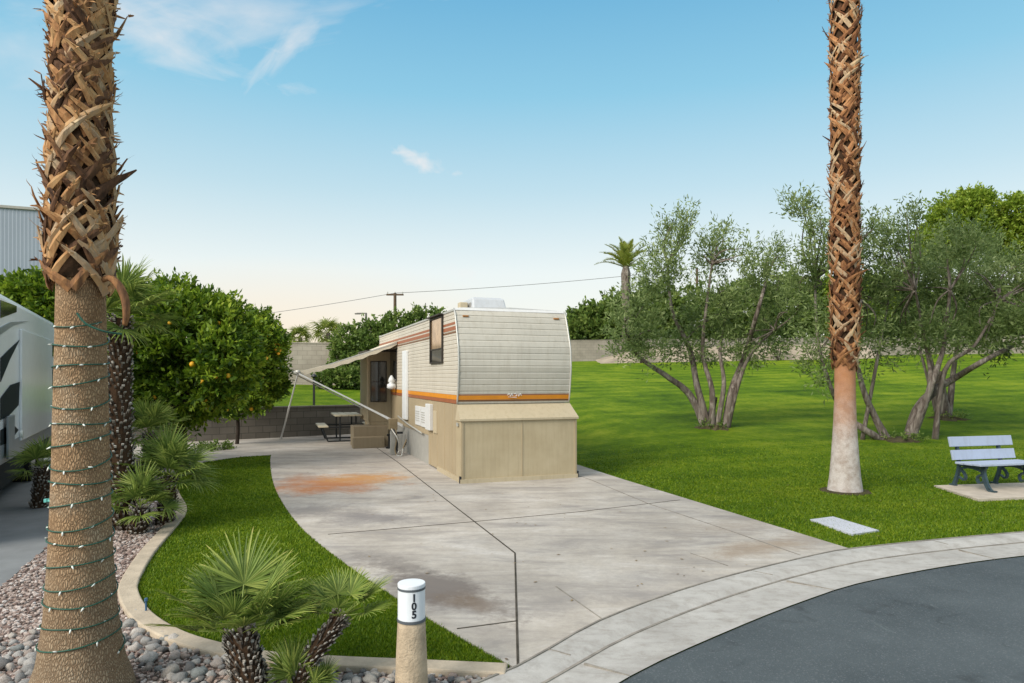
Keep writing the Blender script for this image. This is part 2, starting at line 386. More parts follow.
def npmesh(name, verts, faces_per, nf, mat, rnd=None, parent=None):
    """verts (N,3) array; faces use consecutive verts, faces_per each"""
    me = bpy.data.meshes.new(name)
    if parent is not None:
        inv = np.array(PM[parent.name].inverted()); verts = verts @ inv[:3, :3].T + inv[:3, 3]
    me.vertices.add(len(verts)); me.vertices.foreach_set('co', verts.astype(np.float32).ravel())
    me.loops.add(nf*faces_per); me.loops.foreach_set('vertex_index', np.arange(nf*faces_per, dtype=np.int32))
    me.polygons.add(nf); me.polygons.foreach_set('loop_start', np.arange(0, nf*faces_per, faces_per, dtype=np.int32))
    me.update(calc_edges=True)
    a = me.attributes.new('rnd', 'FLOAT', 'FACE'); a.data.foreach_set('value', (rnd if rnd is not None else rng.random(nf)).astype(np.float32))
    me.materials.append(mat)
    o = bpy.data.objects.new(name, me); col.objects.link(o)
    if parent is not None: o.parent = parent
    return o
def nrm(a): return a/np.maximum(np.linalg.norm(a, axis=1, keepdims=True), 1e-9)
def leaf_quads(pos, dirs, L, Wd):
    """rhombic leaves starting at pos pointing along dirs"""
    n = len(pos); dirs = nrm(dirs); up = nrm(rng.normal(size=(n, 3)))
    side = nrm(np.cross(dirs, up)); L = L*(.7+.6*rng.random((n, 1))); Wd = Wd*(.7+.6*rng.random((n, 1)))
    nn = np.cross(side, dirs)
    v = np.stack([pos, pos+dirs*L*.5+side*Wd*.5+nn*L*.06, pos+dirs*L, pos+dirs*L*.5-side*Wd*.5+nn*L*.06], 1)
    return v.reshape(-1, 3)
def leafcloud(name, blobs, nclump, per, L, Wd, mat, parent=None, twig=.3, up=.5, shell=.45, centre=None):
    """blobs: (x,y,z,rx,ry,rz). leaves set along short twigs growing outwards"""
    blobs = np.array(blobs, float); vol = (blobs[:, 3]*blobs[:, 4]*blobs[:, 5])**(2/3); p = vol/vol.sum()
    idx = rng.choice(len(blobs), nclump, p=p); b = blobs[idx]
    d = nrm(rng.normal(size=(nclump, 3))); r = (shell+(1-shell)*rng.random((nclump, 1)))**.7*1.0
    r *= 1+.18*rng.normal(size=(nclump, 1))*(rng.random((nclump, 1)) > .6)
    base = b[:, :3]+d*r*b[:, 3:6]
    cen = (blobs[:, :3]*p[:, None]).sum(0) if centre is None else np.array(centre)
    tdir = nrm(.6*d+.5*nrm(base-cen)+np.array([0, 0, up])+.35*rng.normal(size=(nclump, 3)))
    tl = twig*(.5+rng.random((nclump, 1)))
    s = rng.random((nclump, per, 1))
    pos = base[:, None]+tdir[:, None]*tl[:, None]*s+rng.normal(size=(nclump, per, 3))*twig*.12
    ld = nrm((tdir[:, None]*.9+rng.normal(size=(nclump, per, 3))*.75).reshape(-1, 3))
    v = leaf_quads(pos.reshape(-1, 3), ld, L, Wd)
    crnd = rng.random((nclump, 1)); rnd = np.clip(.55*crnd+.45*rng.random((nclump, per)), 0, 1).ravel()
    return npmesh(name, v, 4, nclump*per, mat, rnd, parent)
def smoothpath(pts, n=6):
    pts = [Vector(p) for p in pts]; out = []
    for i in range(len(pts)-1):
        p0 = pts[max(i-1, 0)]; p1 = pts[i]; p2 = pts[i+1]; p3 = pts[min(i+2, len(pts)-1)]
        for k in range(n):
            u = k/n
            out.append(.5*((2*p1)+(p2-p0)*u+(2*p0-5*p1+4*p2-p3)*u*u+(3*p1-p0-3*p2+p3)*u**3))
    out.append(pts[-1]); return out
def sheet(name, poly, z0, z1, mat, label=None):
    b = MB(); b.prism(poly, z0, z1); o = b.build(name, mat); tag(o, kind='structure'); 
    if label: o['label'] = label
    return o
def inpoly(P, poly):
    x, y = P[:, 0], P[:, 1]; ins = np.zeros(len(P), bool); n = len(poly); j = n-1
    for i in range(n):
        xi, yi = poly[i]; xj, yj = poly[j]
        cnd = ((yi > y) != (yj > y)) & (x < (xj-xi)*(y-yi)/(yj-yi+1e-12)+xi)
        ins ^= cnd; j = i
    return ins
def curve2(pts, n=8): return [(p.x, p.y) for p in smoothpath([(x, y, 0) for x, y in pts], n)]
def strip_path(path, w0, w1, z0, z1, mat, name, b=None):
    """band between lateral offsets w0..w1 of a path, thick z0..z1 : one mesh"""
    b = b or MB(); P = [Vector((x, y)) for x, y in path]; L = []; Rr = []
    for i, p in enumerate(P):
        d = (P[min(i+1, len(P)-1)]-P[max(i-1, 0)]).normalized(); nn = Vector((-d.y, d.x))
        L.append(p+nn*w0); Rr.append(p+nn*w1)
    m = len(P); vs = [(q.x, q.y, z) for z in (z0, z1) for side in (L, Rr) for q in side]
    fs = []
    for i in range(m-1):
        fs += [(i, i+1, m+i+1, m+i), (2*m+i, 3*m+i, 3*m+i+1, 2*m+i+1), (i, 2*m+i, 2*m+i+1, i+1), (m+i, m+i+1, 3*m+i+1, 3*m+i)]
    fs += [(0, m, 3*m, 2*m), (m-1, 3*m-1, 4*m-1, 2*m-1)]
    b.add(vs, fs)
    return b

# ------------------------------------------------------------------ camera
cam_d = bpy.data.cameras.new('camera'); cam = bpy.data.objects.new('camera', cam_d); col.objects.link(cam)
cam.location = (0, 0, H); cam.rotation_euler = (R(90), 0, 0)
cam_d.sensor_width = 36; cam_d.lens = 36*F/1024; cam_d.shift_y = (HZ-341.5)/1024
cam_d.clip_start = .05; cam_d.clip_end = 3000
scene.camera = cam

# ------------------------------------------------------------------ light and sky
SUN_EL, SUN_AZ = 36, 226     # azimuth of the sun, degrees clockwise from +Y (behind and to the left)
w = bpy.data.worlds.new('World'); scene.world = w; w.use_nodes = True
nt = w.node_tree; nd = nt.nodes; lk = nt.links
bg = nd['Background']
sky = nd.new('ShaderNodeTexSky'); sky.sky_type = 'NISHITA'; sky.sun_disc = False
sky.sun_elevation = R(SUN_EL); sky.sun_rotation = R(SUN_AZ); sky.altitude = 0; sky.air_density = 1.0; sky.dust_density = 1.2; sky.ozone_density = 1.5
tc = nd.new('ShaderNodeTexCoord'); sp = nd.new('ShaderNodeSeparateXYZ'); lk.new(tc.outputs['Generated'], sp.inputs[0])
def wm(op, a, b=0.0, clamp=False):
    m = nd.new('ShaderNodeMath'); m.operation = op; m.use_clamp = clamp
    for i, v in ((0, a), (1, b)):
        if isinstance(v, (int, float)): m.inputs[i].default_value = v
        else: lk.new(v, m.inputs[i])
    return m.outputs[0]
def wmix(fac, a, b, mode='MIX'):
    m = nd.new('ShaderNodeMix'); m.data_type = 'RGBA'; m.blend_type = mode
    if isinstance(fac, float): m.inputs[0].default_value = fac
    else: lk.new(fac, m.inputs[0])
    for i, v in ((6, a), (7, b)):
        if isinstance(v, tuple): m.inputs[i].default_value = (*v, 1)
        else: lk.new(v, m.inputs[i])
    return m.outputs[2]
def wramp(fac, stops):
    r = nd.new('ShaderNodeValToRGB'); e = r.color_ramp.elements
    while len(e) > 1: e.remove(e[-1])
    e[0].position = stops[0][0]; e[0].color = (*stops[0][1], 1)
    for p, c in stops[1:]: e.new(p).color = (*c, 1)
    lk.new(fac, r.inputs['Fac']); return r.outputs['Color']
SKYK = 1.0
# evening sky: pale horizon to blue, then brightened overhead out of frame for softer ambient light
zel = sp.outputs[2]
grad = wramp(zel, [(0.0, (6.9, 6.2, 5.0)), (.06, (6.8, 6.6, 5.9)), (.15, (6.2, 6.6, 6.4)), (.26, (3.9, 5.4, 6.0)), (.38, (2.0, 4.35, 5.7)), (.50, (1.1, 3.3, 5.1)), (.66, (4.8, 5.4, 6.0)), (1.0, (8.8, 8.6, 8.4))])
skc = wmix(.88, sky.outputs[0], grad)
# thin cirrus
U = wm('DIVIDE', sp.outputs[0], wm('MAXIMUM', sp.outputs[1], .05)); V = wm('DIVIDE', sp.outputs[2], wm('MAXIMUM', sp.outputs[1], .05))
def cloud(cx, cy, rx, ry, ang, sc, stretch, lo, hi, amt, wob=.9):
    ca, sa = math.cos(ang), math.sin(ang)
    dx = wm('SUBTRACT', U, cx); dy = wm('SUBTRACT', V, cy)
    u = wm('ADD', wm('MULTIPLY', dx, ca), wm('MULTIPLY', dy, sa)); v = wm('SUBTRACT', wm('MULTIPLY', dy, ca), wm('MULTIPLY', dx, sa))
    cb = nd.new('ShaderNodeCombineXYZ'); lk.new(u, cb.inputs[0]); lk.new(wm('MULTIPLY', v, stretch), cb.inputs[1])
    nz = nd.new('ShaderNodeTexNoise'); nz.inputs['Scale'].default_value = sc; nz.inputs['Detail'].default_value = 7; nz.inputs['Roughness'].default_value = .55; nz.inputs['Distortion'].default_value = .5
    lk.new(cb.outputs[0], nz.inputs['Vector'])
    d = wm('SQRT', wm('ADD', wm('POWER', wm('ABSOLUTE', wm('DIVIDE', u, rx)), 2.0), wm('POWER', wm('ABSOLUTE', wm('DIVIDE', v, ry)), 2.0)))
    k = wm('SUBTRACT', wm('ADD', nz.outputs['Fac'], 0.0), wm('MULTIPLY', d, wob*.35))
    r = wramp(k, [(lo, (0, 0, 0)), (hi, (1, 1, 1))])
    return wm('MULTIPLY', wm('MULTIPLY', r, amt), wm('GREATER_THAN', sp.outputs[1], 0.0))
def dirv(px, py): return (px-CX)/F, (HZ-py)/F
for (px, py, rx, ry, ang, sc, st, lo, hi, amt) in (
    (225, 0, .30, .085, .12, 4.5, 3.0, .22, .66, .62),
    (165, 35, .16, .05, -.35, 7.0, 3.0, .20, .60, .6),
    (290, 42, .07, .018, .85, 10.0, 2.5, .14, .50, .55),
    (421, 160, .040, .013, -.30, 26.0, 1.6, .16, .56, .85),
    (20, 40, .20, .07, -.1, 5.0, 2.5, .25, .75, .45),
    (465, 272, .035, .012, -.1, 16.0, 1.5, .22, .60, .35)):
    a, b = dirv(px, py)
    skc = wmix(cloud(a, b, rx, ry, ang, sc, st, lo, hi, amt), skc, (6.3, 6.0, 5.9))
# warm afterglow low on the left
gl = wm('SQRT', wm('ADD', wm('POWER', wm('ABSOLUTE', wm('DIVIDE', wm('ADD', U, .36), .40)), 2.0), wm('POWER', wm('ABSOLUTE', wm('DIVIDE', wm('SUBTRACT', V, .05), .13)), 2.0)))
glf = wm('MULTIPLY', wramp(gl, [(0, (1, 1, 1)), (.5, (.6, .6, .6)), (1, (0, 0, 0))]), wm('MULTIPLY', wm('GREATER_THAN', sp.outputs[1], 0.0), .42))
skc = wmix(glf, skc, (7.2, 5.3, 3.4))
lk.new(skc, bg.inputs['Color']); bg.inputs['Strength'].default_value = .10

sd = bpy.data.lights.new('sun', 'SUN'); sd.energy = 2.9; sd.angle = R(30); sd.color = (1.0, .93, .83)
so = bpy.data.objects.new('sun', sd); col.objects.link(so)
az = R(SUN_AZ); el = R(SUN_EL)
tosun = Vector((math.sin(az)*math.cos(el), math.cos(az)*math.cos(el), math.sin(el)))
so.rotation_euler = tosun.to_track_quat('Z', 'Y').to_euler()
scene.view_settings.view_transform = 'Standard'; scene.view_settings.look = 'None'
scene.view_settings.exposure = 0.55; scene.view_settings.gamma = 1.0

# ------------------------------------------------------------------ ground sheets
def zr(y):      # lawn on the right climbs to the back wall
    return .085*2.0*math.log(1+math.exp((y-14.4)/2.0))-.085*2.0*math.log(1+math.exp((9-14.4)/2.0)) if y > 9 else 0.0
def nearedge(x, y):     # the lawn stays level along the driveway edge
    if y > 30: return 1.0
    u = min(1, max(0, (x-(2.0-.30*(y-12.1))-.6)/3.5)); u = u*u*(3-2*u)
    return u+(1-u)*min(1, max(0, (y-26)/4))
def tilt(x, y): return .020*max(0, min(x, 45)-4)*min(1, max(0, (y-22)/26))
# one sheet to the horizon
b = MB(); b.add([(-900, -300, -.05), (900, -300, -.05), (900, 1500, -.05), (-900, 1500, -.05)], [(0, 1, 2, 3)])
tag(b.build('ground', M('dirt')), kind='structure')
# main lawn height field
b = MB(); xs = np.concatenate([np.arange(-12, 14, .5), np.arange(14, 90, 2)]); ys = np.concatenate([np.arange(3, 30, .5), np.arange(30, 72, 1.5)])
vs = []
for y in ys:
    for x in xs:
        z = zr(y)*nearedge(x, y)
        if y > 49: z = zr(49)+(y-49)*.02
        lim = 4.0 if x > -2 else 26
        z += .05*mnoise.noise(Vector((x*.15, y*.15, 0)))*min(1, max(0, (y-9)/6))*nearedge(x, y)+tilt(x, y)
        if x < -2.6: z = 0.0
        vs.append((x, y, z))
nx = len(xs); fs = [(j*nx+i, j*nx+i+1, (j+1)*nx+i+1, (j+1)*nx+i) for j in range(len(ys)-1) for i in range(nx-1)]
b.add(vs, fs); lawn = b.build('lawn', M('lawn'), smooth=True); tag(lawn, kind='structure')
def zl(x, y):
    return zr(y)*nearedge(x, y)+.05*mnoise.noise(Vector((x*.15, y*.15, 0)))*min(1, max(0, (y-9)/6))*nearedge(x, y)+tilt(x, y)

# kerb lines
upK = [(-6, .6), (-3, 1.8), (-1.5, 2.95), (-.6, 3.72)]+[gp(*p) for p in ((515, 673), (600, 625), (700, 588), (800, 562), (860, 551), (1024, 535))]+[(9, 8.75), (14, 9.3), (32, 10)]
loK = [(-5, -.2), (-2.2, 1.2), (-.9, 2.4), (0, 3.35)]+[gp(*p) for p in ((622, 683), (700, 645), (800, 604), (880, 580), (1024, 557))]+[(8.6, 7.9), (14, 8.5), (32, 9.2)]
upC = curve2(upK); loC = curve2(loK)
sheet('road', loC+[(40, 9), (40, -12), (-8, -12)], -.04, .006, M('asphalt'))
# kerb and gutter: raised lip, dish, apron
def resample(c, n):
    P = np.array(c); d = np.concatenate([[0], np.cumsum(np.linalg.norm(np.diff(P, axis=0), axis=1))]); t_ = np.linspace(0, d[-1], n)
    return np.stack([np.interp(t_, d, P[:, 0]), np.interp(t_, d, P[:, 1])], 1)
ua, la = resample(upC, 120), resample(loC, 120)
# match lower line by nearest direction
prof = [(0, .035), (.06, .045), (.30, .042), (.38, .012), (.46, .004), (.8, .012), (1.0, .016)]
b = MB(); vs = []
for i in range(120):
    p = ua[i]; j = np.argmin(((la-p)**2).sum(1)); q = la[j]
    for f, z in prof: pt = p+(q-p)*f; vs.append((pt[0], pt[1], z))
k = len(prof); fs = [(i*k+j, i*k+j+1, (i+1)*k+j+1, (i+1)*k+j) for i in range(119) for j in range(k-1)]
b.add(vs, fs); tag(b.build('kerb', M('kerb_concrete'), smooth=True), kind='structure')

kj = MB()
def along(f, z, wd_, bld):
    P = []
    for i in range(10, 116):
        p = ua[i]; q = la[np.argmin(((la-p)**2).sum(1))]; P.append(tuple(p+(q-p)*f))
    strip_path(P, -wd_/2, wd_/2, z-.01, z, None, None, bld)
along(.015, .0475, .016, kj); along(.41, .0135, .02, kj)
for i in range(14, 118, 8):
    p = ua[i]; q = la[np.argmin(((la-p)**2).sum(1))]; strip_path([tuple(p+(q-p)*f) for f in (.01, .05)], -.006, .006, .03, .0462, None, None, kj); strip_path([tuple(p+(q-p)*f) for f in (.06, .30)], -.006, .006, .03, .0462, None, None, kj); strip_path([tuple(p+(q-p)*f) for f in (.47, .99)], -.006, .006, .0, .0185, None, None, kj)
tag(kj.build('kerb_joint', M('joint_light')), kind='structure')
# driveway
dl = [(276, 441), (271, 456), (271, 472), (277, 494), (299, 527), (340, 562), (390, 597), (450, 635), (509, 669)]
dlw = curve2([gp(*p) for p in dl])
ups = [gp(*p) for p in ((516, 673), (600, 625), (700, 588), (800, 562), (852, 552))]
upsw = curve2([(-.6, 3.72)]+ups+[gp(1024, 535)])[8:-8]
dr = [gp(*p) for p in ((852, 552), (765, 525), (680, 498.5), (625, 481.5), (582, 467.5))]+[(-1.9, 23.6), (-3.0, 23.15), (-6.5, 21.0), (-9.15, 19.3), (-9.6, 18.7)]
drive = dlw+upsw+dr[1:5]+dr[5:8]+[(-6.9, 20.6)]
sheet('driveway', dlw+upsw+dr[1:8]+[(-6.75, 20.7)], -.04, .030, M('concrete'))
# patio walk to the left
pw = [(-6.75, 20.7), (-6.5, 21.0), (-9.15, 19.35), (-10.9, 18.2), (-10.2, 16.4), (-8.3, 15.3)]+[gp(*p) for p in ((188, 470), (205, 463), (240, 458), (271, 456), (276, 441))]
sheet('patio_path', pw, -.04, .026, M('concrete'))
# joints
J = MB()
def joint(px, w_=.016, z=.033, b=J):
    P = [gp(*p) for p in px]; strip_path(P, -w_/2, w_/2, .030, z, None, None, b)
joint([(352, 432), (397, 463), (515, 556), (518, 671)], .017)
joint([(328, 537), (475, 524), (580, 514), (680, 502)])
joint([(457, 633), (517, 625)], .015)
tag(J.build('driveway_joint', M('joint')), kind='structure')
J2 = MB()
joint([(575, 476), (592, 482), (649, 506), (726, 532), (800, 558)], .016, b=J2); joint([(556, 590), (616, 633)], .012, b=J2); joint([(690, 556), (728, 569)], .010, b=J2)
joint([(318, 441), (470, 436)], .012, b=J2)
tag(J2.build('hairline_joint', M('joint_light')), kind='structure')

# garden border curb
cin = [(175, 470), (172, 480), (180, 497), (187, 512), (176, 530), (155, 556), (140, 583), (139, 598), (152, 618), (180, 636), (215, 648), (265, 658), (330, 663), (420, 667), (508, 671)]
cpath = curve2([gp(*p) for p in cin])
cb = strip_path(cpath, -.15, 0.0, -.03, .055, None, None)
tag(cb.build('garden_border', M('curb_tan'), bevel=.012), 'low curving tan concrete edging between the narrow lawn and the gravel bed', 'edging')
# neighbour drive
nd_poly = [(-3.0, 2.4), (-3.75, 4.0), (-4.0, 4.8), (-4.45, 5.93), (-5.1, 7.6), (-6.3, 10), (-8.6, 14), (-9.5, 16.2), (-40, 20), (-40, -2), (-5, -2)]
sheet('neighbour_driveway', nd_poly, -.04, .020, M('neighbour_drive'))
# gravel bed
outer = [(x, y) for x, y in cpath]
bed = outer+[(0.0, 4.22), (-.6, 3.72), (-1.5, 2.95), (-2.6, 2.1)]+nd_poly[:8]+[(-10.2, 16.4), (-8.3, 15.3)]
sheet('gravel_bed', bed, -.04, .012, M('gravel_bed'))
lawnL = [gp(*p) for p in ((271, 456), (240, 458), (205, 463))]+cpath+dlw[::-1][:-8]
sheet('side_lawn', lawnL, -.04, .018, M('lawn'))

# upper lawn behind the retaining wall
RW = [(-19, 13.2), (-11, 18.2), (-6.5, 21.0), (-3, 23.2), (.3, 25.25)]
wd = Vector((3.5, 2.2, 0)).normalized(); wn = Vector((-wd.y, wd.x, 0))
b = MB(); vs = []; S = np.arange(-30, 22, 1.0); D = np.arange(.05, 30, 1.0); O = Vector((-6.5, 21, 0))
for d in D:
    for s in S:
        p = O+wd*s+wn*d; zz = .86+min(d, 9)*.075+.03*mnoise.noise(Vector((p.x*.3, p.y*.3, 0)))
        vs.append((p.x, p.y, zz))
k = len(S); fs = [(j*k+i, j*k+i+1, (j+1)*k+i+1, (j+1)*k+i) for j in range(len(D)-1) for i in range(k-1) if True]
b.add(vs, fs)
def upz(x, y):
    d = (Vector((x, y, 0))-O).dot(wn); return .86+min(d, 9)*.075
tag(b.build('upper_lawn', M('lawn'), smooth=True), kind='structure')
def wall(name, p, q, z0, z1, th, mat, label, cat, cap=True, capmat=None, z0b=None, z1b=None):
    p, q = Vector((*p, 0)), Vector((*q, 0)); d = q-p; ang = math.atan2(d.y, d.x)
    t_ = thing(name, label, cat, (p.x, p.y, 0), ang)
    b = MB(); L = d.length; e1 = z1 if z1b is None else z1b; e0 = z0 if z0b is None else z0b
    b.add([(0, -th/2, z0), (L, -th/2, e0), (L, th/2, e0), (0, th/2, z0), (0, -th/2, z1), (L, -th/2, e1), (L, th/2, e1), (0, th/2, z1)],
          [(0, 3, 2, 1), (4, 5, 6, 7), (0, 1, 5, 4), (1, 2, 6, 5), (2, 3, 7, 6), (3, 0, 4, 7)])
    b.build('masonry', M(mat), t_, world=False)
    if cap:
        b = MB(); c = th/2+.02
        b.add([(-.02, -c, z1+.002), (L+.02, -c, e1+.002), (L+.02, c, e1+.002), (-.02, c, z1+.002), (-.02, -c, z1+.06), (L+.02, -c, e1+.06), (L+.02, c, e1+.06), (-.02, c, z1+.06)],
              [(0, 3, 2, 1), (4, 5, 6, 7), (0, 1, 5, 4), (1, 2, 6, 5), (2, 3, 7, 6), (3, 0, 4, 7)])
        b.build('cap', M(capmat or mat), t_, world=False, bevel=.008)
    return t_
wall('retaining_wall', RW[0], RW[4], -.03, .90, .2, 'block_grey', 'low dark grey block retaining wall at the back of the patio', 'wall')
wall('boundary_wall', (-30, 26), (-2, 31.2), 1.1, 3.30, .2, 'block_tan', 'tall tan block wall behind the patio with vines over its right end', 'wall')
wall('boundary_wall', (-2, 50.4), (95, 48), 2.0, 4.45, .2, 'block_mid', 'long tan block wall along the top of the open lawn', 'wall', z1b=5.2)
# bank of bare soil in front of the back wall
b = MB(); vs = []; pts = [(x, ) for x in np.arange(6, 26, .8)]
for j, dy in enumerate((0, .8, 1.6, 2.6)):
    for (x,) in pts: vs.append((x, 46.6+dy, zl(x, 46.6+dy)+(-.05, .35, .62, .9)[j]*min(1, max(0, (x-5.6)/4))+.12*mnoise.noise(Vector((x*.6, dy, 3)))*(j > 0)))
k = len(pts); b.add(vs, [(j*k+i, j*k+i+1, (j+1)*k+i+1, (j+1)*k+i) for j in range(3) for i in range(k-1)])
tag(b.build('soil_bank', M('dirt'), smooth=True), kind='structure')

# ------------------------------------------------------------------ grass blades
def grass(name, poly, n, near, zf, h, wdt, label, fade=40):
    P = np.array(poly); lo, hi = P.min(0), P.max(0); out = []
    tot = 0
    while tot < n:
        q = lo+(hi-lo)*rng.random((n*4, 2)); q = q[inpoly(q, poly)]
        q = q[rng.random(len(q)) < np.minimum(1, (near/np.maximum(q[:, 1], .1))**2)]
        q = q[rng.random(len(q)) < np.clip((fade-q[:, 1])/5.5, 0, 1)]
        out.append(q); tot += len(q)
    q = np.concatenate(out)[:n]; z = zf(q)
    base = np.column_stack([q, z]); a = rng.random(n)*2*np.pi; s = np.column_stack([np.cos(a), np.sin(a), np.zeros(n)])
    sc = np.maximum(1, q[:, 1:2]/near)**.8
    ww = wdt*sc*(.6+.8*rng.random((n, 1))); hh = h*(.5+rng.random((n, 1)))
    tip = base+np.column_stack([rng.normal(size=(n, 2))*.45, np.ones(n)])*hh
    v = np.stack([base-s*ww/2, base+s*ww/2, tip], 1).reshape(-1, 3)
    return tag(npmesh(name, v, 3, n, M('grass')), label, 'grass', kind='stuff')
grass('grass', lawnL, 110000, 4.6, lambda q: np.full(len(q), .017), .020, .008, 'short mown green grass of the narrow lawn beside the driveway')
rl = [gp(*p) for p in ((1100, 533), (1024, 535), (860, 551), (852, 552), (765, 520), (680, 490), (610, 473))]+[(.6, 17.5), (11, 17.5), (12, 9)]
rl = curve2([gp(1024, 535), gp(940, 541), gp(860, 551.5)], 6)+[gp(*p) for p in ((765, 525), (680, 498.5), (625, 481.5))]+[(.6, 17.5), (13, 17.5), (13, 9.2), (9, 8.75)]
grass('grass', rl, 110000, 9.0, lambda q: np.array([zl(x, y) for x, y in q]), .022, .013, 'mown green grass of the open lawn right of the driveway', fade=17.5)

def litter(poly, n, zf, lab):
    P = np.array(poly); lo, hi = P.min(0), P.max(0); q = lo+(hi-lo)*rng.random((n*6, 2)); q = q[inpoly(q, poly)][:n]; n = len(q)
    pos = np.column_stack([q, zf(q)+.004]); a = rng.random(n)*6.28; d = np.column_stack([np.cos(a), np.sin(a), .08*rng.random(n)]); sdv = np.column_stack([-np.sin(a), np.cos(a), .1*rng.normal(size=n)])
    L = (.022+.03*rng.random((n, 1))); v = np.stack([pos, pos+d*L*.5+sdv*L*.22, pos+d*L, pos+d*L*.5-sdv*L*.22], 1).reshape(-1, 3); v[:, 2] = np.maximum(v[:, 2], np.repeat(pos[:, 2], 4)+.001)
    tag(npmesh('fallen_leaves', v, 4, n, M('dead_frond')), lab, 'fallen leaves', kind='stuff')
litter(drive, 260, lambda q: np.full(len(q), .031), 'dry leaves scattered on the concrete driveway')
litter(rl, 420, lambda q: np.array([zl(x, y)+.012 for x, y in q]), 'dry leaves scattered on the open lawn')
litter([gp(*p) for p in ((520, 682), (640, 630), (760, 582), (900, 556), (1024, 540), (1024, 575), (880, 600), (700, 670))], 260, lambda q: np.full(len(q), .05), 'dry leaves and grit along the gutter') if False else None
# ------------------------------------------------------------------ stones
import bmesh
def ico(sub, seed, sq=(1, .8, .6)):
    bm = bmesh.new(); bmesh.ops.create_icosphere(bm, subdivisions=sub, radius=1.0)
    for v in bm.verts:
        k = 1+.45*mnoise.noise(v.co*1.1+Vector((seed*7.3, 0, 0)))+.22*mnoise.noise(v.co*2.6+Vector((0, seed*3.1, 0))); v.co = Vector((v.co.x*sq[0], v.co.y*sq[1], v.co.z*sq[2]))*k
    me = bpy.data.meshes.new('river_stone'); bm.to_mesh(me); bm.free(); me.shade_smooth(); return me
stones = [ico(2, i, (1, random.uniform(.68, .95), random.uniform(.5, .75))) for i in range(7)]
for s_ in stones: s_.materials.append(M('river_stone'))
placed = []
cobA = [gp(*p) for p in ((134, 612), (148, 630), (178, 645), (215, 656), (265, 665), (330, 671), (420, 675), (508, 680), (508, 700), (118, 700), (118, 650))]
cobB = [gp(*p) for p in ((-10, 640), (34, 632), (36, 700), (-40, 700))]
def region_sample(poly):
    P = np.array(poly); lo, hi = P.min(0), P.max(0)
    while True:
        q = lo+(hi-lo)*rng.random((1, 2))
        if inpoly(q, poly)[0]: return q[0]
def scatter(poly, rmin, rmax, tries, maxn):
    c = 0
    for _ in range(tries):
        if c >= maxn: break
        q = region_sample(poly); r = random.uniform(rmin, rmax)
        if any((q[0]-a)**2+(q[1]-b_)**2 < ((r+rr)*.70)**2 for a, b_, rr in placed): continue
        if (q[0]+2.52)**2+(q[1]-4.0)**2 < .36**2: continue
        placed.append((q[0], q[1], r)); c += 1
scatter(cobA, .038, .060, 1200, 50); scatter(cobB, .032, .05, 600, 25); scatter(cobA, .020, .036, 12000, 185); scatter(cobB, .02, .035, 2500, 38)
for i, (x, y, r) in enumerate(placed):
    o = bpy.data.objects.new('river_stone', stones[i % 7]); col.objects.link(o)
    o.location = (x, y, .014+r*.40); o.scale = (r, r, r); o.rotation_euler = (random.uniform(-.3, .3), random.uniform(-.3, .3), random.uniform(0, 6.3))
    far = x < -2.7
    tag(o, 'smooth pale grey river stone lying in the bed left of the light-wrapped palm' if far else 'smooth rounded river stone in the cobbled strip in front of the curved edging', 'stone',
        'river stones left of the palm' if far else 'river stones in the cobbled strip')
# small gravel (nobody could count it)
def gravel(poly, n, rmin, rmax):
    P = np.array(poly); lo, hi = P.min(0), P.max(0); out = []; tot = 0
    while tot < n:
        q = lo+(hi-lo)*rng.random((n*4, 2)); q = q[inpoly(q, poly)]; q = q[rng.random(len(q)) < np.minimum(1, (4.5/q[:, 1])**1.5)]; out.append(q); tot += len(q)
    q = np.concatenate(out)[:n]
    bm = bmesh.new(); bmesh.ops.create_icosphere(bm, subdivisions=1, radius=1); bv = np.array([v.co[:] for v in bm.verts]); bf = np.array([[v.index for v in f.verts] for f in bm.faces]); bm.free()
    tri = bv[bf.ravel()]                        # 60 x 3
    r = (rmin+(rmax-rmin)*rng.random((n, 1, 1)))*np.maximum(1, q[:, 1]/6).reshape(-1, 1, 1)
    jit = 1+.0*rng.random((n, 1, 3)); sc = np.stack([.8+.5*rng.random(n), .6+.5*rng.random(n), .45+.4*rng.random(n)], 1)[:, None]
    a = rng.random(n)*6.28; ca, sa = np.cos(a)[:, None], np.sin(a)[:, None]
    v = tri[None]*sc*r; x = v[..., 0]*ca-v[..., 1]*sa; y = v[..., 0]*sa+v[..., 1]*ca
    v = np.stack([x, y, v[..., 2]], -1); v[..., :2] += q[:, None]; v[..., 2] += .012+r[..., 0]*.35
    rnd = np.repeat(rng.random(n), len(bf))
    return npmesh('gravel', v.reshape(-1, 3), 3, n*len(bf), M('gravel'), rnd)
gb = [gp(*p) for p in ((182, 505), (165, 530), (140, 556), (126, 583), (125, 600), (136, 620))]+[gp(120, 690)]+[(-3.2, 3.3)]+nd_poly[1:6]+[(-6.0, 11)]
tag(gravel(gb, 9000, .011, .021), 'pinkish brown gravel covering the bed around the palms', 'gravel', kind='stuff')
tag(gravel(cobA, 1500, .010, .018), 'small grey pebbles filling the gaps between the river stones', 'pebbles', kind='stuff')

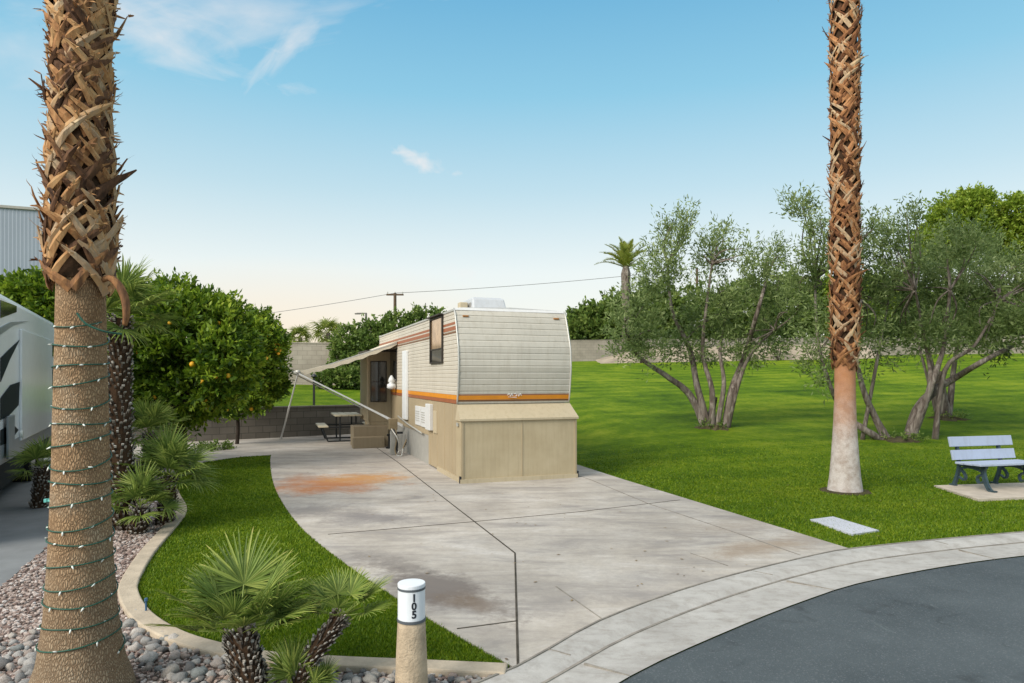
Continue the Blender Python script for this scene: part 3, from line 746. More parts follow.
# ------------------------------------------------------------------ palms
def frond_mesh(name, lp, Rf, nl=26, spread=115, wl=.016, droop=.25, cup=.12, mat='fan_leaf', deadtip=0.0):
    """fan frond along +Y: petiole then radiating folded leaflets"""
    b = MB(); P = []
    for i in range(6): u = i/5; P.append((0, lp*u, -droop*.25*lp*u*u))
    b.tube(P, [max(.0045, Rf*.022)*(1-.4*i/5) for i in range(6)], 5, a=.6)
    o = Vector(P[-1])
    for k in range(nl):
        a = R(spread)*(2*(k+.5)/nl-1)*random.uniform(.96, 1.04); L = Rf*(1-.25*(abs(a)/R(spread))**2)*random.uniform(.88, 1.06)
        d = Vector((math.sin(a), math.cos(a), 0)); sdir = Vector((math.cos(a), -math.sin(a), 0)); rr = random.random()
        wj = random.uniform(.75, 1.1)*wl; bend = random.uniform(.6, 1.4); sw = random.uniform(-.06, .06)
        rows = []
        for u, ww in ((0, .25), (.35, 1.0), (.65, .75), (.88, .4), (1.0, .05)):
            c = o+d*L*u+sdir*L*sw*u*u+Vector((0, 0, cup*Rf*u-droop*bend*Rf*u*u*u))
            rows.append((c-sdir*wj*ww+Vector((0, 0, wj*.5*ww)), c, c+sdir*wj*ww+Vector((0, 0, wj*.5*ww))))
        vs = [q for r_ in rows for q in r_]
        for i in range(4):
            o0 = i*3; seg = [vs[o0], vs[o0+1], vs[o0+2], vs[o0+3], vs[o0+4], vs[o0+5]]
            aa = min(1, rr*.75+(.28 if i == 3 else 0)+deadtip)
            b.add(seg, [(0, 1, 4, 3), (1, 2, 5, 4)], aa)
    me_o = b.build(name, M(mat), attr=True); me = me_o.data; bpy.data.objects.remove(me_o); return me
def put_frond(me, parent, loc, az_, el_, roll=0.0, sc=1.0, name='frond'):
    o = bpy.data.objects.new(name, me); col.objects.link(o); o.parent = parent
    o.matrix_local = Matrix.Translation(loc) @ Matrix.Rotation(az_, 4, 'Z') @ Matrix.Rotation(el_, 4, 'X') @ Matrix.Rotation(roll, 4, 'Y') @ Matrix.Scale(sc, 4)
    return o
frB = [frond_mesh('fan_frond', .22, .28, 36, 112, .0078, .12, .20, deadtip=.08) for _ in range(4)]
frM = [frond_mesh('fan_frond', .36, .42, 30, 112, .014, .25, .14) for _ in range(4)]
frBig = [frond_mesh('palm_frond', 1.1, 1.0, 26, 120, .035, .8, .10) for _ in range(3)]
frFar = [frond_mesh('palm_frond', .9, .95, 16, 125, .05, .8, .10, mat='fan_leaf_far') for _ in range(3)]
def stub_trunk(parent, path, r0, r1, n, sl, name='trunk'):
    path = smoothpath(path, 6); m = len(path); rad = [r0+(r1-r0)*i/(m-1) for i in range(m)]
    b = MB(); b.tube(path, [r*.82 for r in rad], 14, wob=.15); b.build('trunk', M('palm_core'), parent, attr=False)
    b = MB()
    for k in range(n):
        u = (k+.5)/n*(m-1); i = min(int(u), m-2); f = u-i; p = path[i].lerp(path[i+1], f); r = rad[i]
        ax = (path[i+1]-path[i]).normalized(); th = k*2.39996+random.uniform(-.2, .2)
        e = Vector((math.cos(th), math.sin(th), 0)); e = (e-ax*e.dot(ax)).normalized()
        q = p+e*r*.75; d = (e*random.uniform(.4, .9)+ax*1.0+Vector((random.uniform(-.2, .2), random.uniform(-.2, .2), 0))).normalized()
        l = sl*random.uniform(.6, 1.25); ww = sl*.30*random.uniform(.7, 1.2); rr = random.random()*.45+.05
        b.bar(q, q+d*l, ww, ww*.45, a=rr)
        b.bar(q+d*l*.72, q+d*(l+ww*.2), ww*1.08, ww*.55, a=random.uniform(.35, .9))
    b.build('leaf_stubs', M('stub'), parent, attr=True)
def fan_crown(parent, c, meshes, n, e0, e1, sc=1.0, azs=None, deep=0.0):
    inv = PM[parent.name].inverted(); c = inv @ Vector(c)
    for i in range(n):
        u = (i+.5)/n; a = i*2.39996+random.uniform(-.25, .25); e = e0+(e1-e0)*u+random.uniform(-7, 7)
        put_frond(meshes[i % len(meshes)], parent, c+Vector((0, 0, -.05*u*sc)), a, R(e), R(random.uniform(-25, 25)), sc*random.uniform(.8, 1.1))

def boots(parent, cx, cy, z0, z1, rad, dens, L, Wd, mat, zdense=None, flare=.3, name='leaf_bases', shreds=0):
    b = MB(); n = int((z1-z0)*dens)
    for k in range(n):
        z = z0+(z1-z0)*(k+random.random())/n; th = k*2.39996+random.uniform(-.3, .3); r = rad(z)
        broken = random.random()
        for sgn in (-1, 1):
            if random.random() < .12: continue
            l = L*random.uniform(.7, 1.3); ww = Wd*random.uniform(.75, 1.25); lean = sgn*random.uniform(.45, .90); rr = random.random()
            out = random.uniform(.02, .10)*flare*3*(2.2 if random.random() < .12 else 1)
            segs = 5; rows = []; tw = random.uniform(-.16, .16)
            for i in range(segs+1):
                u = i/segs; a = th+math.sin(lean)*l*u/r*.9; rr_ = r+.006+out*u*u*l/.25*.5+.012*math.sin(u*3.1)
                zz = z+math.cos(lean)*l*u; wd_ = ww*(1-.55*u)*(1 if i < segs else .45)
                tx, ty = -math.sin(a), math.cos(a); ex, ey = math.cos(a), math.sin(a)
                # width direction perpendicular to strap in the surface
                wx = math.cos(lean); wz = -math.sin(lean); th_ = .006+.010*(1-u)
                c = Vector((cx+ex*rr_, cy+ey*rr_, zz)); wv = Vector((tx*wx, ty*wx, wz))*wd_*.5; ov = Vector((ex, ey, .3))*th_
                tv = Vector((ex, ey, 0))*tw*wd_*.5
                jt = Vector((random.gauss(0, .02), random.gauss(0, .02), random.gauss(0, .05)))*wd_; c = c+jt; rows += [c-wv-tv, c+wv+tv, c+wv+tv+ov*.3, c+ov*random.uniform(.7, 1.7), c-wv-tv+ov*.3]
            fs = []
            for i in range(segs):
                for j in range(5): fs.append((i*5+j, i*5+(j+1) % 5, (i+1)*5+(j+1) % 5, (i+1)*5+j))
            fs.append((segs*5, segs*5+1, segs*5+2, segs*5+3, segs*5+4))
            b.add(rows, fs, rr)
            # torn tips and loose fibres
            for _ in range(shreds):
                i0 = random.randint(2, segs); c = Vector(rows[i0*5+3]); e_ = Vector((math.cos(a), math.sin(a), 0)); tg = Vector((-math.sin(a), math.cos(a), 0))
                d_ = (e_*random.uniform(.1, .8)+tg*random.uniform(-.8, .8)+Vector((0, 0, random.uniform(-.2, 1.0)))).normalized()*l*random.uniform(.07, .20); s_w = d_.cross(e_).normalized()*ww*random.uniform(.05, .13)
                b.add([c-s_w, c+s_w, c+d_*.6+s_w*.6+e_*.006, c+d_*.6-s_w*.6+e_*.006, c+d_], [(0, 1, 2, 3), (3, 2, 4)], min(1, rr*.6+random.random()*.4))
    return b.build(name, M(mat), parent, attr=True)
def palm_trunk(parent, cx, cy, zs, rs, mat, n=40, name='trunk'):
    b = MB(); Z = np.arange(zs[0], zs[-1], .06); vs = []
    for z in Z:
        r = float(np.interp(z, zs, rs))
        for k in range(n):
            a = 2*math.pi*k/n; rr = r*(1+.02*mnoise.noise(Vector((math.cos(a)*2, math.sin(a)*2, z*1.5)))+.008*mnoise.noise(Vector((math.cos(a)*8, math.sin(a)*8, z*10))))
            vs.append((cx+rr*math.cos(a), cy+rr*math.sin(a), z))
    m = len(Z); b.add(vs, [(i*n+k, i*n+(k+1) % n, (i+1)*n+(k+1) % n, (i+1)*n+k) for i in range(m-1) for k in range(n)])
    return b.build(name, M(mat), parent, smooth=True)

# big palm on the left, wrapped in lights
PX, PY = (81-CX)/F*4.0, 4.0
pl = thing('palm_tree', 'thick fan palm trunk wrapped with green string lights in the gravel, shaggy above', 'palm tree', (PX, PY, 0))
zs = [-.05, .05, .2, .45, .8, 1.3, 1.9, 2.4, 2.45, 9.2]; rs = [.305, .275, .225, .188, .165, .147, .134, .126, .120, .12]
palm_trunk(pl, PX, PY, zs, rs, 'trunk_bare')
radL = lambda z: .136+.014*math.sin(z*3.1)
b = MB(); b.tube([(PX, PY, 2.42), (PX, PY, 3.2), (PX, PY, 4), (PX, PY, 5)], [.134, .140, .136, .14], 24, wob=.08); b.build('dark_core', M('palm_core'), pl)  # dark tube added behind the leaf bases to darken the gaps
boots(pl, PX, PY, 2.33, 5.0, radL, 105, .27, .056, 'palm_boot', flare=.34, shreds=3)
boots(pl, PX, PY, 5.0, 9.2, radL, 40, .28, .09, 'palm_boot', flare=.4, name='upper_leaf_bases')
for i in range(34):
    a = i*2.4; e = 70-110*(i/34); put_frond(frBig[i % 3], pl, (0, 0, 9.3-.5*i/34), a, R(e), 0, 1.0)
b = MB()          # bent dead leaf base hanging on the right
p0 = Vector((PX+.14, PY-.05, 2.40)); pts = [p0, p0+Vector((.07, -.02, .02)), p0+Vector((.13, -.03, -.03)), p0+Vector((.165, -.03, -.11)), p0+Vector((.17, -.03, -.20)), p0+Vector((.155, -.02, -.25))]
b.tube(smoothpath(pts, 3), [.013+.011*math.sin(i/15*3.1) for i in range(16)], 6, a=.35)
b.build('dead_leaf_base', M('palm_boot'), pl, attr=True, smooth=True)
# string lights
sl = thing('string_lights', 'green wire with tiny clear bulbs spiralling up the left palm trunk', 'string lights', (PX, PY, 0))
path = []; turns = 17; n = turns*40; bulbs = []
for i in range(n):
    u = i/n; a = u*turns*2*math.pi; z = .25+1.93*u+.015*math.sin(a*1.3)+.012*math.sin(a*.37+1)
    rr = float(np.interp(z, zs, rs))+.008+.003*math.sin(a*5); path.append((PX+rr*math.cos(a), PY+rr*math.sin(a), z-.02*math.cos(a+.7)))
    if i % 6 == 0 and math.sin(a) < .25: bulbs.append(path[-1])
b = MB(); b.tube(path, .0042, 5); b.build('wire', M('wire_green'), sl, smooth=True)
bb = MB(); bb.tube([(0, 0, 0), (0, -.008, -.004), (0, -.022, -.010)], [.0045, .0055, .002], 6)
bme_o = bb.build('bulb', M('bulb'), smooth=True); bme = bme_o.data; bpy.data.objects.remove(bme_o)
if len(bulbs) > 96: bulbs = [bulbs[int(i*len(bulbs)/96)] for i in range(96)]
for p in bulbs:
    o = bpy.data.objects.new('bulb', bme); col.objects.link(o); o.parent = sl; o.location = Vector(p)-Vector((PX, PY, 0)); o.rotation_euler = (random.uniform(-.8, .8), 0, random.uniform(-1.2, 1.2))
b = MB(); q = Vector((PX-.17, PY-.05, 1.135)); b.bar(q, q+Vector((.035, -.03, .008)), .028, .022); b.bar(q+Vector((.035, -.03, .008)), q+Vector((.09, -.045, -.005)), .02, .014); b.build('plug', M('plug_teal'), sl, bevel=.004)
b = MB(); q2 = at(77, 313, 3.83); b.tube(smoothpath([q2, q2+Vector((.05, 0, -.06)), q2+Vector((.13, .03, -.10)), q2+Vector((.18, .12, -.11))], 4), .006, 5); b.build('wire_end', M('wire_green'), sl)

# palm on the right lawn
QX, QY = (845-CX)/F*11.0, 11.0
pr = thing('palm_tree', 'tall fan palm with whitewashed foot and reddish shaggy trunk beside the bench', 'palm tree', (QX, QY, 0))
zs2 = [-.05, .05, .25, .6, 1.0, 1.5, 2.1, 2.15, 11.0]; rs2 = [.275, .262, .235, .205, .178, .158, .155, .15, .15]
palm_trunk(pr, QX, QY, zs2, rs2, 'trunk_painted')
b = MB(); b.tube([(QX, QY, 2.35), (QX, QY, 5), (QX, QY, 8.4)], [.165, .175, .17], 20, wob=.08); b.build('dark_core', M('palm_core'), pr)  # dark tube darkening the gaps between this palm's leaf bases
boots(pr, QX, QY, 1.95, 8.4, lambda z: .185 if z > 2.5 else .165, 66, .31, .075, 'palm_boot_red', flare=.36, shreds=2)
boots(pr, QX, QY, 8.4, 11.0, lambda z: .2, 20, .3, .12, 'palm_boot_red', flare=.34, name='upper_leaf_bases')
for i in range(34):
    a = i*2.4; e = 70-110*(i/34); put_frond(frBig[i % 3], pr, (0, 0, 11.1-.5*i/34), a, R(e), 0, 1.05)
b = MB(); b.tube([(QX, QY, -.02), (QX, QY, .03)], [.42, .36], 20, wob=.1); tag(b.build('palm_soil', M('shrub_soil')), 'ring of bare soil round the foot of the whitewashed palm', 'soil', kind='structure')

# dark-trunked fan palm behind the big palm
c1 = at(120, 318, 8.2)
t1 = thing('fan_palm', 'tall thin fan palm with dark stubbly trunk right behind the thick palm', 'fan palm', (c1.x, 8.2, 0))
stub_trunk(t1, [(c1.x+.05, 8.2, 0), (c1.x-.0, 8.2, 1.2), (c1.x+.0, 8.2, 2.55)], .155, .135, 620, .075)
fan_crown(t1, (c1.x+.05, 8.2, 2.6), frM, 26, 80, -20, .95)
for (px, py, Y, nf, sc, hh, lab, grp) in (
    (168, 476, 8.5, 24, .85, .62, 'bushy green fan palm by the tip of the curved edging', None),
    (149, 434, 11.2, 20, .92, .9, 'yellow-green fan palm behind the dark-trunked palm', None),
    (42, 468, 9.6, 12, .62, .45, 'small fan palm left of the light-wrapped palm by the motorhome', None),
    (140, 508, 8.0, 14, .72, .25, 'low dark fan palm tuft at the foot of the stubbly trunk', None)):
    c = at(px, py, Y); th_ = thing('fan_palm', lab, 'fan palm', (c.x, Y, 0))
    stub_trunk(th_, [(c.x-.05, Y, 0), (c.x, Y, max(.12, c.z*.6)), (c.x, Y, max(.2, c.z))], .12, .10, int(120+c.z*150), .06)
    fan_crown(th_, (c.x, Y, max(.2, c.z)), frM, nf, 85, -12, sc)
# foreground pair
YA = 3.95; cA = at(238, 628, YA)
fa = thing('fan_palm', 'squat fan palm with wide spread leaves and leaning stubbly trunk in front of the lawn', 'fan palm', (cA.x+.1, YA-.05, 0))
stub_trunk(fa, [(cA.x+.13, YA-.08, 0), (cA.x+.07, YA-.05, .18), (cA.x+.01, YA, .38)], .105, .088, 330, .046)
cc = Vector((cA.x+.01, YA, .38))
spec = [(30, 20, 10, .9), (-45, 8, -10, .9), (60, 5, 15, .95), (120, 40, 10, .7), (-110, 45, -10, .7), (80, 60, 0, .85), (-85, 20, 0, .95),
 # azimuth deg (0=+Y away, +CCW), elevation, roll, scale
 (12, 72, 0, 1.08), (-35, 58, 10, .95), (40, 60, -15, .95), (90, 28, 25, 1.0), (100, 6, 20, .95), (-80, 38, -30, .95), (-100, 12, -10, .80), (150, 55, 0, .62), (-150, 35, 0, .60), (70, 48, 15, .9), (-60, 62, 0, .85), (180, 70, 0, .6), (-120, 62, 20, .62), (125, 20, 0, .55), (-60, 20, 0, .7), (20, 40, 0, .9)]
inv = PM[fa.name].inverted()
for i, (a, e, rl_, sc) in enumerate(spec): put_frond(frB[i % 4], fa, inv @ cc, R(a), R(e*.85), R(rl_), sc*1.12)
YB = 4.05; cB = at(341, 617, YB)
fb = thing('fan_palm', 'slim fan palm with curved stubbly trunk and small round head beside the marker post', 'fan palm', (cB.x-.2, YB-.1, 0))
stub_trunk(fb, [(cB.x-.23, YB-.12, 0), (cB.x-.17, YB-.1, .18), (cB.x-.07, YB-.05, .34), (cB.x, YB, .42)], .060, .052, 240, .040)
inv = PM[fb.name].inverted(); cc = Vector((cB.x, YB, .43))
for i, (a, e, rl_, sc) in enumerate([(0, 50, 0, .62), (60, 38, 10, .66), (-60, 38, -10, .68), (95, 18, 0, .55), (-95, 15, 0, .60), (30, 72, 0, .55), (-30, 68, 0, .55), (180, 60, 0, .42), (140, 30, 0, .40), (-140, 30, 0, .42), (-80, 55, 0, .55), (80, 60, 0, .5)]):
    put_frond(frB[(i+1) % 4], fb, inv @ cc, R(a), R(e*.8), R(rl_), sc*1.12)
for (px, py, s_, lab) in ((292, 690, .85, 'young dark green palm sprout between the two stubbly front palms'), (318, 700, .6, 'small palm sprout at the foot of the curved trunk')):
    c = gp(px, 694); c = ((px-CX)/F*3.95, 3.95)
    th_ = thing('palm_sprout', lab, 'palm sprout', (c[0], c[1], 0))
    for k in range(7): put_frond(frB[k % 4], th_, (0, 0, 0), k*.95, R(random.uniform(58, 85)), 0, s_*random.uniform(.6, .85))

# distant palms
def far_palm(px, py, Y, crown_r, lab, zb, tr=.18, n=26, grp=None, cat='palm tree'):
    c = at(px, py, Y); t_ = thing('palm_tree', lab, cat, (c.x, Y, zb), group=grp)
    b = MB(); b.tube([(c.x, Y, zb), (c.x+.1, Y, (zb+c.z)/2), (c.x, Y, c.z)], [tr*1.3, tr, tr*1.1], 8); b.build('trunk', M('bark'), t_)
    fan_crown(t_, (c.x, Y, c.z), frFar, n, 85, -30, crown_r)
far_palm(328, 333, 60, .95, 'feathery yellow-green palm top above the tan wall, nearest the vines', 0)
far_palm(300, 338, 62, .80, 'broad palm top above the tan wall, middle of three', 0)
far_palm(281, 343, 70, .55, 'tiny brownish palm top above the tan wall beside the orange tree', 0, tr=.12)
# date palm, feather leaves
def feather(name, L, mat='fan_leaf_far'):
    b = MB(); P = [Vector((0, L*u, -.35*L*u*u*u+.10*L*u)) for u in np.linspace(0, 1, 9)]
    b.tube(P, [.035*(1-.8*i/8) for i in range(9)], 4, a=.8)
    for i in range(1, 48):
        u = i/48; k = u*8; j = min(int(k), 7); p = P[j].lerp(P[j+1], k-j); l = L*.22*math.sin(math.pi*min(1, u*.85+.12))
        for sg in (-1, 1):
            d = Vector((sg*.8, .6, random.uniform(-.15, .35))).normalized(); q = p+d*l; s2 = Vector((0, .035, .01)); b.add([p-s2, p+s2, q], [(0, 1, 2)])
    o = b.build(name, M(mat), attr=True); me = o.data; bpy.data.objects.remove(o); return me
fe = [feather('feather_frond', 2.0) for _ in range(2)]
c = at(626, 268, 50); dp = thing('date_palm', 'lone feathery palm standing above the hedge left of the olive tree', 'palm tree', (c.x, 50, 3))
b = MB(); b.tube([(c.x-.1, 50, 2.5), (c.x, 50, 6), (c.x, 50, c.z-.4), (c.x, 50, c.z+.2)], [.26, .24, .36, .2], 9, wob=.2); b.build('trunk', M('bark'), dp)
for i in range(20): put_frond(fe[i % 2], dp, (0, 0, c.z-3), i*2.4, R(80-62*i/20+random.uniform(-6, 6)), 0, 1.15)

# ------------------------------------------------------------------ trees
def branches(parent, paths, mat='bark', name='trunk'):
    b = MB()
    for pts, r0, r1 in paths:
        P = smoothpath(pts, 5); m = len(P); b.tube(P, [r0+(r1-r0)*(i/(m-1))**.8 for i in range(m)], 9, wob=.14)
    return b.build(name, M(mat), parent, smooth=True)
def pb(lst, Y, dy=.8, kz=1.0, rng_y=.8):
    out = []
    for (px, py, rx, ry) in lst:
        yy = Y+random.uniform(-rng_y, rng_y); p = at(px, py, yy); out.append((p.x, yy, p.z, rx/F*Y, (rx+ry)/2/F*Y*dy, ry/F*Y))
    return out
def olive(lab, base_px, Y, stems, blobs, ncl, per, mat='olive', L=.13, Wd=.034, twig=.42, name='olive_tree', zb=None, up=.75, r0=.13):
    zb = zl((base_px-CX)/F*Y, Y) if zb is None else zb
    bx = (base_px-CX)/F*Y; t_ = thing(name, lab, 'tree', (bx, Y, zb))
    paths = []
    for st in stems:
        (r,), pts = st[0:1], st[1:]
        P = []
        for i, (px, py) in enumerate(pts):
            yy = Y+random.uniform(-.5, .5)*(i/len(pts))*2; p = at(px, py, yy if i else Y); 
            if i == 0: p.z = zb-.05
            P.append(p)
        paths.append((P, r, r*.28))
    B = [(a_, b_, c_, d_*.84, e_*.84, f_*.88) for a_, b_, c_, d_, e_, f_ in pb(blobs, Y)]
    # fine limbs reaching every clump
    ends = [p[0][-1] for p in paths]
    for bl in B:
        e = min(ends, key=lambda q: (q-Vector(bl[:3])).length)
        for k in range(3):
            tgt = Vector(bl[:3])+Vector((random.uniform(-.7, .7)*bl[3], random.uniform(-.7, .7)*bl[4], random.uniform(-.2, .9)*bl[5]))
            mid = e.lerp(tgt, .5)+Vector((random.uniform(-.2, .2), random.uniform(-.2, .2), random.uniform(0, .2)))
            paths.append(([e, mid, tgt], .032, .008))
    branches(t_, paths)
    leafcloud('crown', B, ncl, per, L, Wd, M(mat), t_, twig=twig, up=up, shell=.15)
    return t_
olive('multi-stemmed olive tree with forked trunks standing alone in the middle of the lawn', 710, 19.3,
  [(.13, (706, 427), (690, 395), (665, 375), (640, 358), (628, 340)), (.12, (709, 427), (697, 385), (690, 350), (672, 310), (668, 265)),
   (.10, (712, 427), (712, 390), (703, 355), (706, 310), (712, 265)), (.09, (716, 427), (724, 385), (720, 350), (728, 310)),
   (.13, (726, 427), (732, 390), (745, 355), (758, 310), (768, 275)), (.09, (727, 427), (738, 385), (752, 352), (775, 330)), (.16, (709, 427), (712, 410), (716, 398))],
  [(640, 322, 27, 30), (662, 280, 24, 32), (676, 240, 17, 24), (690, 222, 9, 10), (712, 262, 22, 28), (715, 312, 32, 34), (760, 290, 26, 34), (768, 336, 27, 26), (690, 345, 30, 22), (628, 350, 20, 18), (738, 352, 24, 18), (776, 262, 13, 18), (722, 240, 10, 14), (745, 262, 12, 18), (655, 345, 22, 20), (790, 310, 12, 20)],
  1350, 14, L=.14, Wd=.036, twig=.50)
olive('thin leaning olive tree half hidden by the whitewashed palm, branches to the left', 885, 17.2,
  [(.11, (888, 441), (874, 415), (862, 385), (855, 340), (862, 300)), (.10, (884, 441), (862, 428), (845, 415), (830, 385), (818, 340), (815, 280)), (.06, (862, 385), (880, 345), (888, 305))],
  [(800, 212, 17, 15), (820, 232, 14, 14), (822, 262, 24, 28), (805, 290, 22, 20), (850, 255, 22, 30), (832, 335, 30, 32), (865, 300, 24, 32), (822, 370, 24, 16), (868, 345, 24, 26), (870, 230, 9, 12)],
  720, 14, L=.135, Wd=.034, twig=.45, r0=.1)
olive('large spreading olive tree with low arching limbs behind the bench', 908, 17.3,
  [(.16, (908, 441), (918, 410), (935, 390), (955, 378), (985, 360), (1015, 345)), (.12, (910, 438), (924, 405), (935, 375), (945, 340), (950, 290)), (.08, (935, 390), (945, 370), (975, 345), (1000, 300)), (.09, (912, 430), (930, 385), (925, 340), (915, 290))],
  [(898, 262, 24, 28), (925, 290, 30, 36), (965, 300, 34, 40), (1005, 285, 36, 42), (960, 250, 34, 24), (1025, 325, 30, 30), (905, 335, 28, 22), (995, 340, 26, 22), (912, 225, 12, 18), (940, 335, 24, 20), (1050, 285, 34, 42), (885, 300, 16, 22)],
  1400, 14, L=.14, Wd=.038, twig=.42)
olive('olive tree with a thick gnarled trunk in the second row behind the arching one', 945, 21.3,
  [(.24, (945, 418), (942, 395), (940, 372)), (.14, (940, 395), (930, 360), (918, 320)), (.12, (948, 395), (955, 360), (965, 310)), (.06, (938, 380), (920, 350), (905, 300))],
  [(930, 330, 30, 28), (965, 330, 30, 26), (935, 270, 28, 28), (900, 285, 18, 26), (978, 262, 30, 28), (885, 240, 10, 20)],
  650, 14, L=.14, Wd=.04, twig=.42)
# grass-free soil skirts and shoots at the foot of the olive trees
for (px, Y, s_) in ((712, 19.3, .55), (898, 17.2, .62), (946, 21.2, .6)):
    x = (px-CX)/F*Y; b = MB(); b.tube([(x, Y, zl(x, Y)-.05), (x, Y, zl(x, Y)+.07)], [s_, s_*.5], 22, wob=.6)
    tag(b.build('tree_soil', M('shrub_soil')), kind='structure')
    o = leafcloud('ground_leaves', [(x, Y-.1, zl(x, Y)+.06, s_*.8, s_*.55, .06)], 60, 8, .07, .03, M('hedge'), twig=.12, up=.6)
    tag(o, 'low leafy shoots and litter round an olive tree foot', 'litter', kind='stuff')

# trees beyond the wall on the right
def bushy(name, lab, blobs_px, Y, ncl, per, mat, L, Wd, zb, twig=.5, grp=None, up=.4, tr=.15, cat='tree', tmat='dark_bark'):
    B = pb(blobs_px, Y, rng_y=.3); cx = sum(b_[0] for b_ in B)/len(B)
    t_ = thing(name, lab, cat, (cx, Y, zb), group=grp); b = MB()
    for bl in B: b.tube([(cx, Y, zb), (cx*.6+bl[0]*.4, Y, (zb+bl[2])/2), (bl[0], bl[1], bl[2])], [tr, tr*.7, tr*.3], 7)
    b.build('trunk', M(tmat), t_); leafcloud('crown', B, ncl, per, L, Wd, M(mat), t_, twig=twig, up=up, shell=.5); return t_
bushy('leafy_tree', 'bright green leafy tree top rising behind the olive crowns', [(960, 225, 30, 26), (940, 245, 24, 20), (975, 205, 16, 12)], 56, 1900, 12, 'bright_leaf', .30, .14, 2.8, .6)
bushy('leafy_tree', 'bright green leafy tree at the right edge above the wall', [(1015, 215, 18, 16), (1030, 240, 25, 25), (1006, 245, 14, 14)], 56, 1300, 12, 'bright_leaf', .30, .14, 2.8, .6)
xs_ = [(588, 326, 18, 18), (606, 322, 22, 18), (625, 322, 26, 20), (658, 318, 26, 22), (700, 322, 30, 22), (745, 315, 30, 24), (790, 312, 30, 26), (832, 310, 28, 28), (872, 312, 28, 24), (910, 318, 28, 22), (950, 318, 30, 22), (990, 322, 30, 22), (1030, 320, 30, 24)]
where = ['just right of the trailer roof', 'second right of the trailer', 'behind the lone feathery palm', 'behind the left half of the lone olive', 'behind the middle of the lone olive', 'right of the lone olive crown', 'between the lone olive and the whitewashed palm', 'directly behind the whitewashed palm', 'right of the whitewashed palm', 'behind the spreading olive, left side', 'behind the spreading olive, middle', 'behind the spreading olive, right side', 'at the right picture edge']
for i, (px, py, rx, ry) in enumerate([(a_, b_-(7 if k_ > 1 else 0), c_, d_+(4 if k_ > 1 else 0)) for k_, (a_, b_, c_, d_) in enumerate(xs_)]):
    bushy('hedge_shrub', 'dense green hedge shrub along the back wall, '+where[i], [(px, py, rx, ry), (px-8, py+10, rx*.8, ry*.9), (px+9, py+8, rx*.8, ry*.9)], 52.5, 520, 12, 'hedge' if i < 6 else 'bright_leaf' if i in (7, 8) else 'hedge', .36, .2, 2.6, .4, 'hedge shrubs along the back wall', up=.5)
# shrubs on the soil bank
for i, (px, py) in enumerate(((700, 352), (745, 354), (642, 356), (780, 352))):
    p = at(px, py, 46); o = thing('bank_shrub', ('small twiggy shrub on the bare bank behind the olive trunks', 'small twiggy shrub on the bare bank right of the olive trunks', 'small twiggy shrub on the bank left of the olive', 'small twiggy shrub on the bank near the whitewashed palm')[i], 'shrub', (p.x, 46, zl(p.x, 46)))
    b = MB()
    for k in range(6): b.tube([(p.x, 46.3, zl(p.x, 46)), (p.x+random.uniform(-.5, .5), 46.3, zl(p.x, 46)+random.uniform(.6, 1.1))], [.03, .01], 5)
    b.build('stem', M('dark_bark'), o); leafcloud('foliage', [(p.x, 46.3, zl(p.x, 46)+.7, .6, .5, .5)], 60, 10, .14, .06, M('hedge'), o, twig=.3)

# vines over the tall wall behind the patio
def vine(lab, blobs, Y, ncl, L, base):
    t_ = thing('climbing_vine', lab, 'vine', (base[0], Y, base[1])); B = pb(blobs, Y, rng_y=.15, dy=.45)
    b = MB()
    for bl in B: b.tube([(base[0]+random.uniform(-.5, .5), Y, base[1]), (bl[0], bl[1], bl[2])], [.05, .02], 5)
    b.build('stem', M('dark_bark'), t_); leafcloud('foliage', B, ncl, 13, L, L*.6, M('hedge'), t_, twig=.32, up=.2, shell=.55)
vine('dark vine mound spilling over the tan wall behind the awning', [(350, 345, 15, 17), (374, 341, 20, 17), (400, 332, 22, 15), (345, 362, 12, 12), (372, 355, 20, 18), (395, 350, 22, 22), (426, 325, 20, 13), (395, 372, 20, 18)], 29.4, 1500, .16, (-6, 1.5))
bushy('low_shrub', 'low green shrub at the foot of the tan wall under the vines', [(340, 378, 17, 8), (357, 379, 14, 7), (325, 380, 10, 5)], 28.4, 300, 12, 'hedge', .14, .08, 1.45, .2, cat='shrub', tr=.04)

# citrus trees
def citrus(lab, blobs, Y, base_px, zt, ncl, nfr, tr, mat='citrus', name='citrus_tree'):
    bx = (base_px-CX)/F*Y; t_ = thing(name, lab, 'tree', (bx, Y, 0)); B = pb(blobs, Y, rng_y=.5, dy=1.0)
    paths = [([Vector((bx, Y, -.02)), Vector((bx+.03, Y, zt*.5)), Vector((bx, Y, zt))], tr, tr*.8)]
    for bl in B: paths.append(([Vector((bx, Y, zt*.9)), Vector((bx, Y, zt)).lerp(Vector(bl[:3]), .5)+Vector((0, 0, .1)), Vector(bl[:3])], tr*.6, .015))
    branches(t_, paths, 'dark_bark'); leafcloud('crown', B, int(ncl*.82), 15, .125, .058, M(mat), t_, twig=.22, up=.45, shell=.55)
    if nfr:
        fm = MB(); bm = bmesh.new(); bmesh.ops.create_icosphere(bm, subdivisions=2, radius=.048); me = bpy.data.meshes.new('orange'); bm.to_mesh(me); bm.free(); me.shade_smooth(); me.materials.append(M('orange_fruit'))
        for k in range(nfr):
            bl = random.choice(B); a = random.uniform(-2.6, -.5); e = random.uniform(-.9, .35)
            o = bpy.data.objects.new('orange', me); col.objects.link(o); o.parent = t_
            kk = random.uniform(.98, 1.08); o.location = Vector((bl[0]+bl[3]*math.cos(a)*math.cos(e)*kk-bx, bl[1]+bl[4]*math.sin(a)*math.cos(e)*kk-Y, bl[2]+bl[5]*math.sin(e)*kk))
            o.scale = (random.uniform(.75, 1.15),)*3
